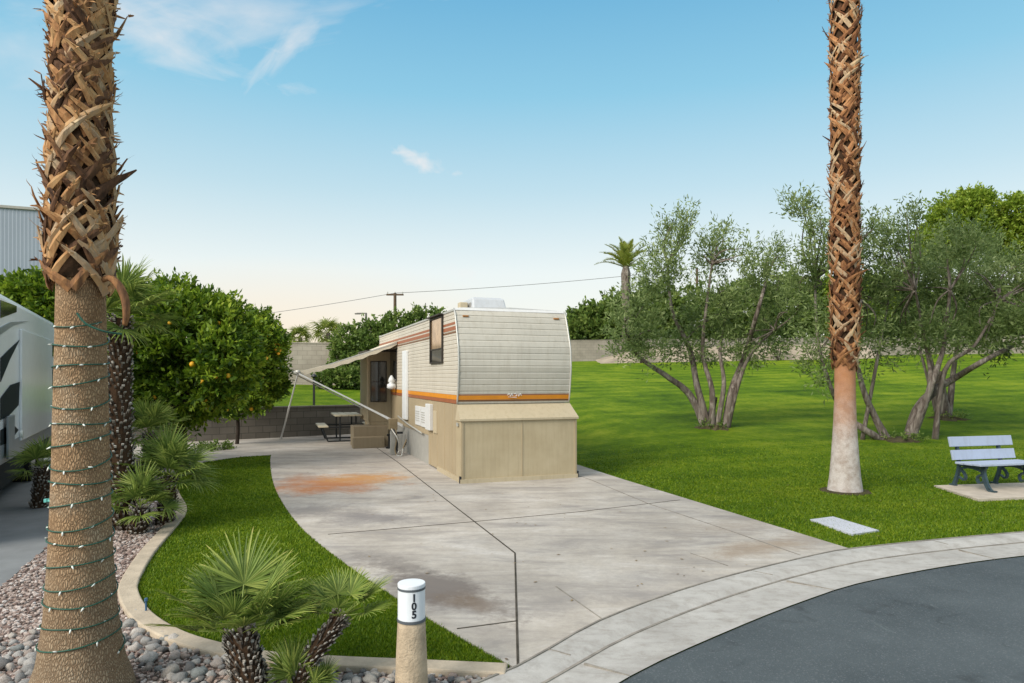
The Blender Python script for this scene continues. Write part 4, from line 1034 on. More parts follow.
citrus('big rounded citrus tree with dense dark leaves left of the patio', [(165, 330, 38, 34), (200, 345, 38, 40), (150, 375, 36, 34), (190, 395, 34, 26), (215, 320, 24, 22), (140, 345, 30, 30), (175, 300, 24, 14), (225, 365, 26, 34)], 13.6, 180, 1.1, 3300, 26, .12)
citrus('smaller citrus tree on a slim dark trunk, dotted with oranges, nearest the awning', [(255, 345, 24, 24), (262, 370, 20, 24), (240, 375, 26, 28), (272, 385, 10, 14), (240, 400, 24, 12), (276, 345, 9, 11), (258, 325, 12, 12)], 18.6, 237, 1.0, 1900, 30, .055)
bushy('leafy_tree', 'dark bushy tree between the white motorhome and the grey building', [(15, 305, 24, 22), (40, 300, 26, 20), (60, 315, 26, 24), (90, 305, 26, 24), (120, 320, 22, 26), (100, 345, 26, 26)], 19.5, 1800, 12, 'citrus', .17, .08, 0, .35, tr=.12)
# low ground cover near citrus foot
o = leafcloud('ground_cover', [(*gp(218, 450), .06, .45, .3, .08), (*gp(205, 452), .06, .3, .3, .08)], 130, 9, .07, .035, M('hedge'), twig=.10); tag(o, 'low dark ground cover beside the patio path', 'ground cover', kind='stuff')

# ------------------------------------------------------------------ travel trailer
TA = R(19.5); TP = Vector((-.86, 11.66, .03)); ct, st_ = math.cos(TA), math.sin(TA)
tr_ = thing('travel_trailer', 'old cream travel trailer with ribbed siding and orange stripes parked on the driveway', 'travel trailer', TP, TA)
def sT(px): k = (px-CX)/F; return (TP.x-k*TP.y)/(st_+ct*k)
def sP(px, py):      # a point on the trailer's left side: (distance back, height)
    t_ = sT(px); Y = TP.y+ct*t_; return t_, H+(HZ-py)/F*Y-TP.z
WT = 2.12; LT = 9.3; ZB = 1.345; ZT = 3.06
def fy(z):
    return float(np.interp(z, [ZB, 1.6, 2.0, 2.35, 2.75, 2.95, ZT], [.28, .22, .17, .20, .34, .42, .52]))
def ribs(z0, z1, pitch, depth):
    out = []; n = int(round((z1-z0)/pitch)); p = (z1-z0)/n
    for i in range(n):
        z = z0+i*p; out += [(z+p*.0, depth), (z+p*.10, 0.0), (z+p*.80, 0.0), (z+p*.92, depth*.55)]
    out.append((z1, 0)); return out
zr_s = ribs(ZB, ZT-.05, .075, .011)
for xside, nm, sgn in ((0.0, 'side_wall', -1), (WT, 'side_wall', 1)):
    b = MB(); vs = []
    for z, d in zr_s: vs += [(xside-sgn*d, fy(z)+.005, z), (xside-sgn*d, LT, z)]
    m = len(zr_s); b.add(vs, [(2*i, 2*i+1, 2*i+3, 2*i+2) for i in range(m-1)]); b.build(nm, M('siding_side'), tr_, world=False)
zr_f = ribs(ZB, ZT-.04, .115, .008); b = MB(); vs = []
for z, d in zr_f: vs += [(0.004, fy(z)+d, z), (WT/2, fy(z)+d-.015, z), (WT-.004, fy(z)+d, z)]
m = len(zr_f); b.add(vs, [(3*i+j, 3*i+j+1, 3*i+j+4, 3*i+j+3) for i in range(m-1) for j in (0, 1)]); b.build('front_wall', M('siding_front'), tr_, world=False)
b = MB(); zt = ZT-.05; prof = [(.0, zt), (.02, ZT-.02), (.10, ZT), (WT/2, ZT+.03), (WT-.10, ZT), (WT-.02, ZT-.02), (WT, zt)]
vs = [(x, fy(min(z, ZT))-.015, z) for x, z in prof]+[(x, LT+.02, z) for x, z in prof]; k = len(prof)
b.add(vs, [(i, i+1, k+i+1, k+i) for i in range(k-1)]+[tuple(range(k)), tuple(range(2*k-1, k-1, -1))]+[(0, k-1, 2*k-1, k)]); b.build('roof', M('white_plastic'), tr_, world=False)
b = MB(); b.add([(0, LT, ZB), (WT, LT, ZB), (WT, LT, ZT), (0, LT, ZT)], [(0, 1, 2, 3)]); b.add([(0, .28, ZB), (WT, .28, ZB), (WT, LT, ZB), (0, LT, ZB)], [(0, 1, 2, 3)]); b.build('rear_wall', M('siding_front'), tr_, world=False)
# corner trim following the front curve
for x in (-.004, WT+.004):
    b = MB(); P = [Vector((x, fy(z), z)) for z in np.linspace(ZB, ZT-.02, 18)]; b.tube(P, .016, 6); b.build('corner_trim', M('trim_metal'), tr_, world=False, smooth=True)
# roof edge trim, left and right
for x in (-.006, WT+.006):
    b = MB(); b.box((x, (LT+.5)/2, ZT-.045), (.02, LT-.5, .035)); b.build('roof_trim', M('trim_metal'), tr_, world=False)
# stripes on the side
win0, winz1 = sP(443, 362); 
t0, _ = sP(443, 330); t1_, _ = sP(431.5, 330)
zw0 = sP(437, 362)[1]; zw1 = sP(437, 319)[1]
def sidebox(nm, mat, ta, tb, za, zb_, out0, out1, parent=None, bevel=0.0):
    b = MB(); b.box((-(out0+out1)/2, (ta+tb)/2, (za+zb_)/2), (out1-out0, abs(tb-ta), abs(zb_-za))); return b.build(nm, M(mat), parent or tr_, world=False, bevel=bevel)
for z0, z1, mt in ((ZB+.075, ZB+.155, 'stripe_orange'), (ZB+.005, ZB+.072, 'stripe_rust')):
    sidebox('stripe', mt, fy(z0)+.02, LT, z0, z1, -.002, .004)
for z0, z1, mt in ((2.755, 2.80, 'stripe_rust'), (2.655, 2.725, 'stripe_rust'), (2.60, 2.625, 'stripe_brown')):
    sidebox('stripe', mt, fy(z0)+.02, t0-.06, z0, z1, -.002, .004); sidebox('stripe', mt, t1_+.06, LT, z0, z1, -.002, .004)
# front stripes
for z0, z1, mt in ((ZB+.075, ZB+.15, 'stripe_orange'), (ZB+.155, ZB+.170, 'stripe_rust'), (ZB+.045, ZB+.070, 'stripe_brown')):
    b = MB(); b.add([(0.01, fy(z0)-.006, z0), (WT/2, fy(z0)-.02, z0), (WT-.01, fy(z0)-.006, z0), (.01, fy(z1)-.006, z1), (WT/2, fy(z1)-.02, z1), (WT-.01, fy(z1)-.006, z1)], [(0, 1, 4, 3), (1, 2, 5, 4)]); b.build('stripe', M(mt), tr_, world=False)
# small white emblem on the front stripe
b = MB(); ex, ez = WT*.50, ZB+.15; yy = fy(ez)-.026
for (x0, z0, x1, z1) in ((-.12, .03, -.10, -.02), (-.10, -.02, -.07, .035), (-.07, .035, -.05, -.02), (-.03, .02, .0, .035), (.0, .035, .02, -.01), (.02, -.01, -.02, -.02), (.04, .03, .055, -.02), (.055, -.02, .09, .03), (.09, .03, .11, -.01), (-.14, -.03, .02, -.045), (-.16, .0, -.12, .03)):
    b.bar((ex+x0, yy, ez+z0), (ex+x1, yy, ez+z1), .014, .006)
b.build('emblem', M('white_paint'), tr_, world=False)
# side window
wf = MB(); wm_ = (t0+t1_)/2; wh = (t1_-t0)
for (ta, tb, za, zb_) in ((t0-.04, t0, zw0-.03, zw1+.03), (t1_, t1_+.04, zw0-.03, zw1+.03), (t0, t1_, zw0-.03, zw0), (t0, t1_, zw1, zw1+.03)):
    wf.box((-.015, (ta+tb)/2, (za+zb_)/2), (.04, tb-ta, zb_-za))
fr = wf.build('window', M('dark_frame'), tr_, world=False); tag(fr, 'tall dark-framed window with an amber sunset reflection painted into its glass')
sidebox('glass', 'sunset_tint_glass', t0, t1_, zw0+.25, zw1, -.004, .010, fr); sidebox('lower_pane', 'dark_glass', t0, t1_, zw0, zw0+.235, -.004, .012, fr)
sidebox('window_rail', 'dark_frame', t0, t1_, zw0+.235, zw0+.26, -.004, .025, fr)
b = MB(); b.box((-.05, wm_, zw1+.05), (.10, wh+.16, .02)); b.build('window_hood', M('dark_frame'), fr, world=False)
# dark kitchen window under the awning
ta, tb = sT(397), sT(388); z0, z1 = 2.05, 2.55
fr = sidebox('window', 'dark_frame', ta, tb, 1.72, 2.55, .0, .02); sidebox('glass', 'dark_glass', ta+.05, tb-.05, 1.77, 2.5, .012, .024, fr)
# white upright (folded arm) and hatches
ta, tb = sT(408.5), sT(404.5); sidebox('awning_rail', 'white_paint', ta, tb, sP(406, 419)[1], sP(406, 351)[1], .0, .06, bevel=.01)
# lower body panels
sidebox('lower_panel', 'tan_panel', .30, 2.6, .03, ZB-.004, -.03, -.004)
b = MB()
for ta in np.arange(.62, 2.5, .6): b.box((.003, ta, .70), (.010, .012, 1.28))
b.build('panel_seam', M('tan_box'), tr_, world=False)
sidebox('lower_panel', 'tan_panel', 2.605, LT, .62, ZB-.004, -.03, -.006); sidebox('skirt_panel', 'grey_panel', 2.605, LT, .0, .615, -.05, -.02)
b = MB(); b.box((WT-.01, LT/2+.2, ZB/2), (.02, LT-.5, ZB-.01)); b.build('lower_panel', M('tan_panel'), tr_, world=False)
def hatch(pa, pb_, ya, yb, nm='hatch'):
    ta, tb = sT(pb_), sT(pa); za = sP((pa+pb_)/2, yb)[1]; zb_ = sP((pa+pb_)/2, ya)[1]
    h_ = sidebox(nm, 'white_plastic', ta, tb, za, zb_, -.004, .022, bevel=.006)
    m_ = (ta+tb)/2
    b = MB()
    for i in range(5): zz = za+(zb_-za)*(.25+.12*i); b.box((-.026, m_, zz), (.01, (tb-ta)*.7, .014))
    b.build('vent_slat', M('trim_metal'), h_, world=False)
    return h_
hatch(416, 421.2, 406, 425); hatch(421.6, 426.5, 407, 427)
ta, tb = sT(433), sT(428.5); h_ = sidebox('water_heater_door', 'white_plastic', ta, tb, sP(431, 430)[1], sP(431, 404)[1], -.004, .07, bevel=.01)
ta, tb = sT(437.5), sT(434); sidebox('outlet_box', 'lid_cream', ta, tb, sP(436, 433)[1], sP(436, 411)[1], -.004, .02)
# pipe run along the side
b = MB(); b.tube([(-.05, sT(424), sP(424, 433)[1]), (-.05, sT(410), sP(410, 424)[1]), (-.05, sT(400), sP(400, 416)[1])], .018, 6); b.build('pipe', M('trim_metal'), tr_, world=False)
# clearance lights
for x in (.10, WT-.28):
    b = MB(); z = 2.90; b.box((x+.08, fy(z)-.012, z), (.11, .03, .035)); b.build('clearance_light', M('amber_lens'), tr_, world=False, bevel=.01)
# front storage box with slanted lid
b = MB(); bx0, bx1 = -.015, WT+.04; zb0, zb1 = .0, 1.10
b.box(((bx0+bx1)/2, .155, (zb0+.06+zb1)/2), (bx1-bx0, .31, zb1-zb0-.06)); bo = b.build('front_box', M('tan_box'), tr_, world=False)
b = MB(); b.add([(bx0-.02, -.035, zb1), (bx1+.02, -.035, zb1), (bx1-.02, .27, ZB-.006), (bx0+.01, .27, ZB-.006), (bx0-.02, -.035, zb1-.035), (bx1+.02, -.035, zb1-.035), (bx1+.02, .30, zb1-.035), (bx0-.02, .30, zb1-.035)],
 [(0, 1, 2, 3), (4, 7, 6, 5), (0, 4, 5, 1), (1, 5, 6, 2), (3, 2, 6, 7), (0, 3, 7, 4)]); b.build('box_lid', M('lid_cream'), bo, world=False)
b = MB(); b.box((WT*.52, -.004, .58), (.012, .010, 1.02))
b.build('box_seam', M('tan_panel'), bo, world=False)
for x in (bx0+.03, bx1-.03):
    b = MB(); b.box((x, -.006, .58), (.035, .014, 1.03)); b.build('box_batten', M('tan_panel'), bo, world=False)
b = MB(); b.box(((bx0+bx1)/2, -.012, .035), (bx1-bx0+.02, .03, .07)); b.build('base_rail', M('lid_cream'), bo, world=False)
b = MB(); b.box((bx0+.01, .9, .04), (.03, 1.7, .08)); b.build('base_rail', M('lid_cream'), tr_, world=False)
for x in (bx0-.004, bx1+.02):
    b = MB(); b.box((x, .02, .06), (.03, .05, .12)); b.build('box_foot', M('black_metal'), bo, world=False)
b = MB(); b.box((-.035, .15, 1.0), (.015, .10, .06)); b.build('latch', M('trim_metal'), bo, world=False)
# rooftop units
ac = thing('air_conditioner', 'rounded white rooftop air conditioner near the front of the trailer roof', 'air conditioner', TP+Matrix.Rotation(TA, 3, 'Z') @ Vector((.98, 1.95, ZT+.025)), TA)
b = MB(); b.box((0, 0, .03), (.70, .95, .06)); b.build('base', M('trim_metal'), ac, world=False)
b = MB(); q = .35
b.add([(-q, -.48, .06), (q, -.48, .06), (q, .48, .06), (-q, .48, .06), (-q*.94, -.38, .27), (q*.94, -.38, .27), (q*.94, .42, .27), (-q*.94, .42, .27), (-q*.84, -.28, .31), (q*.84, -.28, .31), (q*.84, .34, .31), (-q*.84, .34, .31)],
 [(0, 1, 5, 4), (1, 2, 6, 5), (2, 3, 7, 6), (3, 0, 4, 7), (4, 5, 9, 8), (5, 6, 10, 9), (6, 7, 11, 10), (7, 4, 8, 11), (8, 9, 10, 11)]); b.build('shroud', M('shroud_grey'), ac, world=False, bevel=.03)
b = MB()
for i in range(6): b.box((-q-.004+.0, -.3+.11*i, .15), (.012, .06, .10))
b.build('grille', M('grey_panel'), ac, world=False)
rv_ = thing('roof_vent', 'small cream vent cowl left of the rooftop air conditioner', 'vent', TP+Matrix.Rotation(TA, 3, 'Z') @ Vector((.50, 1.75, ZT+.01)), TA)
b = MB(); b.box((0, 0, .02), (.22, .22, .04)); b.build('base', M('trim_metal'), rv_, world=False); b = MB(); b.box((0, 0, .13), (.17, .17, .18)); b.build('cowl', M('lid_cream'), rv_, world=False, bevel=.02)
# room extension at the far left
E0, E1 = sT(391), sT(391)+1.8; b = MB(); zt_ = 2.50
b.box((-.30, (E0+E1)/2, (.62+zt_)/2), (.60, E1-E0, zt_-.62)); ex_ = b.build('room_extension', M('tan_panel'), tr_, world=False)
b = MB(); b.box((-.32, (E0+E1)/2, zt_+.02), (.68, E1-E0+.06, .04)); b.build('extension_roof', M('dark_frame'), ex_, world=False)
b = MB()
for (xa, xb, za, zb_) in ((-.55, -.53, 1.15, 2.25), (-.14, -.12, 1.15, 2.25), (-.35, -.33, 1.15, 2.25), (-.53, -.14, 1.15, 1.18), (-.53, -.14, 2.22, 2.25), (-.53, -.14, 1.68, 1.70)):
    b.box(((xa+xb)/2, E0-.012, (za+zb_)/2), (xb-xa, .03, zb_-za))
wn_ = b.build('window', M('dark_frame'), ex_, world=False)
b = MB(); b.box((-.335, E0-.003, 1.70), (.38, .008, 1.04)); b.build('glass', M('dark_glass'), wn_, world=False)
b = MB(); b.box((-.63, E0-.02, 1.5), (.04, .04, 1.9)); b.build('corner_trim', M('lid_cream'), ex_, world=False)
b = MB(); b.box((-.29, E0+.5, .34), (.56, 1.0, .55)); b.build('skirt_panel', M('tan_panel'), ex_, world=False)
# porch light: white wall lantern
pt = (-.03, sT(396.5), sP(395, 383)[1])
b = MB(); b.tube([(pt[0]-.10, pt[1], pt[2]-.16), (pt[0]-.10, pt[1], pt[2]-.12), (pt[0]-.10, pt[1], pt[2]-.03), (pt[0]-.10, pt[1], pt[2]), (pt[0]-.10, pt[1], pt[2]+.04), (pt[0]-.10, pt[1], pt[2]+.12), (pt[0]-.10, pt[1], pt[2]+.2)], [.05, .12, .11, .05, .09, .07, .02], 12)
b.bar((pt[0]+.03, pt[1], pt[2]+.08), (pt[0]-.10, pt[1], pt[2]+.08), .03); b.build('porch_lamp', M('white_paint'), tr_, world=False, smooth=True)
# awning (part of the trailer)
A0, A1 = 6.2, 9.2; zi, zo, pj = 2.74, 1.95, 2.42
aw = MB(); n = 10; vs = []
for j in range(2):
    for i in range(n+1): u = i/n; vs.append((-.02-pj*u, (A0, A1)[j], zi+(zo-zi)*u-.07*math.sin(math.pi*u)))
for j in range(2):
    for i in range(n+1): u = i/n; vs.append((-.02-pj*u, (A0, A1)[j], zi+(zo-zi)*u-.07*math.sin(math.pi*u)-.012))
k = n+1; fs = []
for i in range(n): fs += [(i, i+1, k+i+1, k+i), (2*k+i, 3*k+i, 3*k+i+1, 2*k+i+1), (i, 2*k+i, 2*k+i+1, i+1), (k+i, k+i+1, 3*k+i+1, 3*k+i)]
aw.add(vs, fs); ao = aw.build('awning', M('awning_cloth'), tr_, world=False)
b = MB(); b.tube([(-.02-pj, A0-.08, zo-.01), (-.02-pj, A1+.05, zo-.01)], .055, 12); b.build('roller', M('trim_metal'), ao, world=False, smooth=True)
b = MB(); vs = []; nn = 14
for i in range(nn+1): x = -.0-pj*i/nn; u = i/nn; zz = zi+(zo-zi)*u-.07*math.sin(math.pi*u); vs += [(x-.02, A0-.004, zz), (x-.02, A0-.004, zz-.09-.03*abs(math.sin(i*math.pi/2)))]
b.add(vs, [(2*i, 2*i+1, 2*i+3, 2*i+2) for i in range(nn)]); b.build('valance', M('awning_cloth'), ao, world=False)
inv_t = PM[tr_.name].inverted()
foot = inv_t @ Vector((*gp(281, 440), .04)); headl = Vector((-.02-pj, A0-.06, zo-.04)); sidept = Vector((-.03, sT(404), sP(404, 425)[1]))
for s2, off in ((0, 0), (1, A1-A0)):
    b = MB(); b.bar(headl+Vector((0, off, 0)), sidept+Vector((0, off+(.4 if s2 else 0), 0)), .028, .03); b.bar(headl.lerp(sidept, .55)+Vector((0, off, 0)), sidept+Vector((0, off, -.03)), .04, .036); b.build('awning_arm', M('white_plastic'), ao, world=False)
b = MB(); b.bar(headl, foot, .028, .028); b.bar(headl.lerp(foot, .45), foot, .04, .035); b.build('awning_leg', M('white_plastic'), ao, world=False)
b = MB(); b.box(foot, (.12, .08, .02)); b.build('leg_foot', M('trim_metal'), ao, world=False)
b = MB(); b.bar((-.02, A0, zi-.04), (-.02-pj*.98, A0+.01, zo-.05), .022, .03); b.build('rafter', M('trim_metal'), ao, world=False)
# steps
stp = thing('entry_steps', 'tan boxed steps under the trailer room at the patio', 'steps', PM[tr_.name] @ Vector((-.50, E0-.25, 0)), TA)
b = MB(); b.box((-.10, .1, .27), (.90, .7, .54)); b.build('step', M('step_tan'), stp, world=False, bevel=.01); b = MB(); b.box((-.20, -.42, .14), (.80, .32, .28)); b.build('step', M('step_tan'), stp, world=False, bevel=.01)
# hook-up post with hoses
hp = PM[tr_.name] @ Vector((-.38, sT(409), 0)); up_ = thing('utility_pedestal', 'dark utility hook-up post with tangled hoses beside the trailer', 'utility pedestal', hp, TA)
b = MB(); b.box((0, 0, .30), (.12, .10, .60)); b.build('post', M('grey_panel'), up_, world=False, bevel=.01)
b = MB(); b.box((0, -.0, .72), (.20, .15, .26)); b.build('meter_box', M('brass_hose'), up_, world=False, bevel=.015)
for k, mt in enumerate(('brass_hose', 'black_metal', 'trim_metal')):
    b = MB(); s3 = .05*k; b.tube(smoothpath([(.05-.05*k, -.06, .62), (.07, -.12-s3, .40), (.03+s3, -.13, .14), (.06, -.18, .02), (.14, -.25-s3, .02), (.20, -.20, .16), (.30, -.1, .36-.06*k)], 5), .016, 6); b.build('hose', M(mt), up_, world=False, smooth=True)
for (py_, mt, hh) in ((.55, 'black_metal', .45), (1.0, 'trim_metal', .38), (1.5, 'rubber', .32)):
    pp = PM[tr_.name] @ Vector((-.22, sT(409)+py_, 0)); j_ = thing('stabiliser_jack', {'black_metal': 'black jack under the trailer nearest the utility post', 'trim_metal': 'metal jack under the trailer, middle one', 'rubber': 'dark jack under the trailer, farthest toward the steps'}[mt], 'jack', pp, TA)
    b = MB(); b.tube([(0, 0, 0), (0, 0, .04), (0, 0, .05), (0, 0, hh)], [.09, .08, .03, .025], 10); b.build('leg', M(mt), j_, world=False); b = MB(); b.box((.06, 0, hh+.02), (.22, .07, .05)); b.build('head', M(mt), j_, world=False)

# picnic table on the patio
tp = at(346, 414, 19.8)
pt_ = thing('picnic_table', 'tan picnic table with attached bench seats beside the trailer steps', 'picnic table', (tp.x, 19.8, .03), TA)
b = MB()
for i in range(4): b.box((-.285+.19*i, 0, .74), (.17, 1.5, .04))
b.build('table_top', M('table_top'), pt_, world=False, bevel=.006)
for sx_ in (-.68, .68):
    b = MB(); b.box((sx_, 0, .44), (.26, 1.5, .04)); b.build('seat', M('table_top'), pt_, world=False, bevel=.006)
for sy in (-.55, .55):
    b = MB(); r_ = .022
    b.tube([(-.55, sy, .02), (.55, sy, .02)], r_, 6); b.tube([(-.22, sy, .02), (-.22, sy, .72)], r_, 6); b.tube([(.22, sy, .02), (.22, sy, .72)], r_, 6)
    b.tube([(-.78, sy, .41), (.78, sy, .41)], r_, 6); b.tube([(-.55, sy, .02), (-.70, sy, .41)], r_, 6); b.tube([(.55, sy, .02), (.70, sy, .41)], r_, 6)
    b.build('leg_frame', M('black_metal'), pt_, world=False)
# black garden post by the low wall
gpst = gp(314, 434); lp_ = thing('garden_post', 'slim black metal post against the retaining wall under the awning end', 'post', (gpst[0], gpst[1], .02))
b = MB(); b.box((0, 0, .9), (.06, .06, 1.8)); b.build('post', M('black_metal'), lp_, world=False); b = MB(); b.tube([(0, 0, 1.8), (0, 0, 1.85), (0, 0, 1.90), (0, 0, 1.93)], [.05, .10, .08, .02], 10); b.build('cap', M('black_metal'), lp_, world=False); b = MB(); b.box((0, 0, .015), (.14, .14, .03)); b.build('base_plate', M('black_metal'), lp_, world=False)

# ------------------------------------------------------------------ marker post 105
bp = at(411.5, 377, 3.9); bo_ = thing('marker_post', 'short tan stucco post with white cap numbered 105 at the driveway corner', 'marker post', (bp.x, 3.9, .01))
def lathe(prof, n=36):
    b = MB(); vs = [(r*math.cos(2*math.pi*k/n), r*math.sin(2*math.pi*k/n), z) for r, z in prof for k in range(n)]; m = len(prof)
    b.add(vs, [(i*n+k, i*n+(k+1) % n, (i+1)*n+(k+1) % n, (i+1)*n+k) for i in range(m-1) for k in range(n)]+[tuple((m-1)*n+k for k in range(n))]); return b
lathe([(.096, -.02), (.093, .1), (.087, .26), (.080, .42), (.078, .452)]).build('shaft', M('bollard_stucco'), bo_, world=False, smooth=True)
lathe([(.078, .452), (.082, .453), (.082, .467), (.078, .468)]).build('lower_band', M('bollard_grey'), bo_, world=False)
lathe([(.0765, .42), (.0775, .468), (.0775, .650), (.076, .6515), (.0758, .653)]).build('sleeve', M('bollard_white'), bo_, world=False)
lathe([(.0765, .632), (.0795, .633), (.0795, .645), (.0765, .646)]).build('upper_band', M('bollard_grey'), bo_, world=False)
lathe([(.0772, .647), (.0785, .648), (.0785, .664), (.0765, .667), (.0, .668)]).build('cap', M('bollard_white'), bo_, world=False)
def textmesh(s, size, bold=.0):
    cu = bpy.data.curves.new('txt', 'FONT'); cu.body = s; cu.size = size; cu.align_x = 'CENTER'; cu.align_y = 'CENTER'; cu.offset = bold; cu.extrude = .0
    o = bpy.data.objects.new('txt', cu); col.objects.link(o); dg = bpy.context.evaluated_depsgraph_get(); me = bpy.data.meshes.new_from_object(o.evaluated_get(dg)); bpy.data.objects.remove(o); return me
def cyl_text(s, size, zc, ang, rad, parent, mat, name='digit', bold=.0022):
    me = textmesh(s, size, bold); bm = bmesh.new(); bm.from_mesh(me); bmesh.ops.triangulate(bm, faces=bm.faces)
    cxm = sum(v.co.x for v in bm.verts)/len(bm.verts); ys_ = [v.co.y for v in bm.verts]; cym = (min(ys_)+max(ys_))/2; xs2 = [v.co.x for v in bm.verts]; cxm = (min(xs2)+max(xs2))/2
    for v in bm.verts:
        a = ang+(v.co.x-cxm)/rad; v.co = Vector((rad*math.cos(a), rad*math.sin(a), zc+(v.co.y-cym)))
    bm.to_mesh(me); bm.free(); me.materials.clear(); me.materials.append(mat); o = bpy.data.objects.new(name, me); col.objects.link(o); o.parent = parent; return o
for ch, z in (('1', .602), ('0', .555), ('5', .508)): cyl_text(ch, .058, z, R(-90+19), .0790, bo_, M('number_black'))

# ------------------------------------------------------------------ park bench and pad
bL = gp(959, 489); bang = math.atan2(.21, .82)
sheet('bench_pad', [gp(*p) for p in ((934, 488), (978, 502), (1075, 498), (1030, 485))], -.03, .045, M('pad_tan'))
sheet('cover_slab', [gp(*p) for p in ((810, 521), (833, 518), (879, 532), (852, 536))], -.03, .022, M('pale_slab'))
bn = thing('park_bench', 'park bench with pale blue-white planks and dark iron legs on a concrete pad', 'bench', (bL[0], bL[1], .045), bang)
LB0, LB1 = -.17, 1.13      # plank ends along the bench
def plank(nm, y, z, hgt, th, tilt, x0=LB0, x1=LB1):
    b = MB(); m = Matrix.Rotation(tilt, 3, 'X'); b.box(((x0+x1)/2, y, z), (x1-x0, th, hgt), m=m); return b.build(nm, M('bench_slat'), bn, world=False, bevel=.006)
plank('backrest_plank', .03, .735, .165, .035, R(-13)); plank('backrest_plank', -.02, .52, .165, .035, R(-13))
for i, y in enumerate((-.13, -.29, -.45)): plank('seat_plank', y-.02, .405+.004*i, .035, .145, 0)
for xi in (.0, .86):
    b = MB()
    def flat(pts, wds):
        P = smoothpath([(xi, y, z) for y, z in pts], 5); m = len(P)
        for i in range(m-1):
            wv = wds[0]+(wds[1]-wds[0])*i/(m-1); b.bar(P[i], P[i+1]+(P[i+1]-P[i])*.12, .045, wv)
    flat([(.10, .0), (.06, .10), (.02, .22), (.0, .38), (.03, .60), (.075, .80)], (.055, .04))     # rear leg and back upright
    flat([(-.58, .0), (-.52, .06), (-.47, .18), (-.44, .30), (-.46, .38)], (.055, .07))             # front leg
    flat([(.02, .37), (-.2, .365), (-.50, .375)], (.05, .05)); flat([(-.02, .30), (-.12, .20), (-.10, .12), (.0, .16)], (.03, .02)); flat([(-.44, .26), (-.34, .20), (-.36, .11), (-.44, .14)], (.03, .02)); flat([(-.02, .30), (-.22, .34), (-.43, .30)], (.035, .035))
    for yf in (.11, -.60): b.box((xi, yf, .012), (.06, .11, .024))
    b.build('leg', M('bench_iron'), bn, world=False)

# small blue stake by the curved edging
sk = at(146, 612, 5.25); b = MB(); b.tube([(sk.x, 5.25, 0), (sk.x, 5.25, .12), (sk.x, 5.25, .13), (sk.x, 5.25, .15)], [.008, .008, .014, .012], 8); tag(b.build('irrigation_stake', M('stake_blue')), 'short dark blue stake in the gravel at the curve of the edging', 'stake')

# ------------------------------------------------------------------ motorhome on the left
rp = Vector((-9.84, 14.7, 0)); e = Vector((.468, -.884, 0)).normalized(); ra = math.atan2(e.y, e.x)
mh = thing('motorhome', 'white motorhome with black sweeping graphics parked at the left edge', 'motorhome', rp, ra)
# local x runs along the side towards the camera, local -y is into the vehicle's far side
def rT(px): k = (px-CX)/F; return (-rp.x+k*rp.y)/(e.x-k*e.y) if abs(e.x-k*e.y) > 1e-6 else 0
def rP(px, py):
    t_ = rT(px); Y = rp.y+e.y*t_; return t_, H+(HZ-py)/F*Y
# side facing the camera: the local +y direction is (-e.y, e.x) = to the right/front
LX, WX, HX, BZ = 8.6, 2.45, 3.03, .62
b = MB(); b.box((LX/2, -WX/2, (BZ+HX)/2), (LX, WX, HX-BZ)); mb = b.build('body', M('rv_white'), mh, world=False, bevel=.09)
b = MB(); b.box((LX/2, -WX/2, HX+.015), (LX-.3, WX-.3, .05)); b.build('roof', M('rv_white'), mh, world=False)
b = MB(); b.box((LX/2, -WX/2, .42), (LX-.2, WX-.2, .40)); b.build('chassis', M('rv_black'), mh, world=False)
b = MB(); b.box((LX/2, .006, BZ+.16), (LX-.25, .012, .26)); b.build('lower_stripe', M('rv_grey'), mh, world=False)
def decal(pts, nm='graphic', mat='rv_black', th=.008):
    b = MB(); P = [rP(*p) for p in pts]; vs = [(x, .002, z) for x, z in P]+[(x, .002+th, z) for x, z in P]; n = len(P)
    b.add(vs, [tuple(range(n)), tuple(range(n, 2*n))]+[(i, (i+1) % n, n+(i+1) % n, n+i) for i in range(n)]); return b.build(nm, M(mat), mh, world=False)
decal([(0, 358), (8, 350), (19, 340), (9, 360), (0, 382)]); decal([(0, 398), (10, 385), (19, 382), (18, 405), (8, 416), (0, 420)]); decal([(-5, 330), (10, 322), (28, 321), (12, 326), (-5, 338)], mat='rv_grey')
decal([(0, 300), (16, 306), (16, 312), (0, 318)], 'window', 'dark_glass'); decal([(0, 430), (12, 424), (18, 430), (6, 446), (0, 452)])
decal([(51.5, 343), (55, 345), (55, 357), (51.5, 356)], 'window', 'dark_glass'); decal([(52, 370), (55, 366), (55, 385), (51.5, 390)]); decal([(50, 420), (55, 410), (55, 425)])
b = MB(); x0, z0 = rP(50, 450); x1, z1 = rP(19, 322); z0 = .85; z1 = 2.6
b.box(((x0+x1)/2, .02, (z0+z1)/2), (abs(x1-x0), .04, z1-z0)); so_ = b.build('slide_out', M('rv_white'), mh, world=False, bevel=.012)
for wx in (2.0, 2.9):
    b = MB(); b.tube([(wx, -.30, .40), (wx, -.03, .40)], .40, 24); wh_ = b.build('wheel', M('rubber'), mh, world=False, smooth=False)
    b = MB(); b.tube([(wx, -.06, .40), (wx, -.015, .40), (wx, -.01, .40)], [.22, .20, .08], 18); b.build('rim', M('trim_metal'), wh_, world=False)
b = MB(); b.box((5.6, .05, 1.0), (.5, .03, .6)); b.build('hatch', M('rv_grey'), mh, world=False, bevel=.01)
b = MB(); b.tube([(4.5, .02, .95), (4.5, .05, .95)], [.06, .06], 12); b.build('tail_lamp', M('bulb'), mh, world=False)
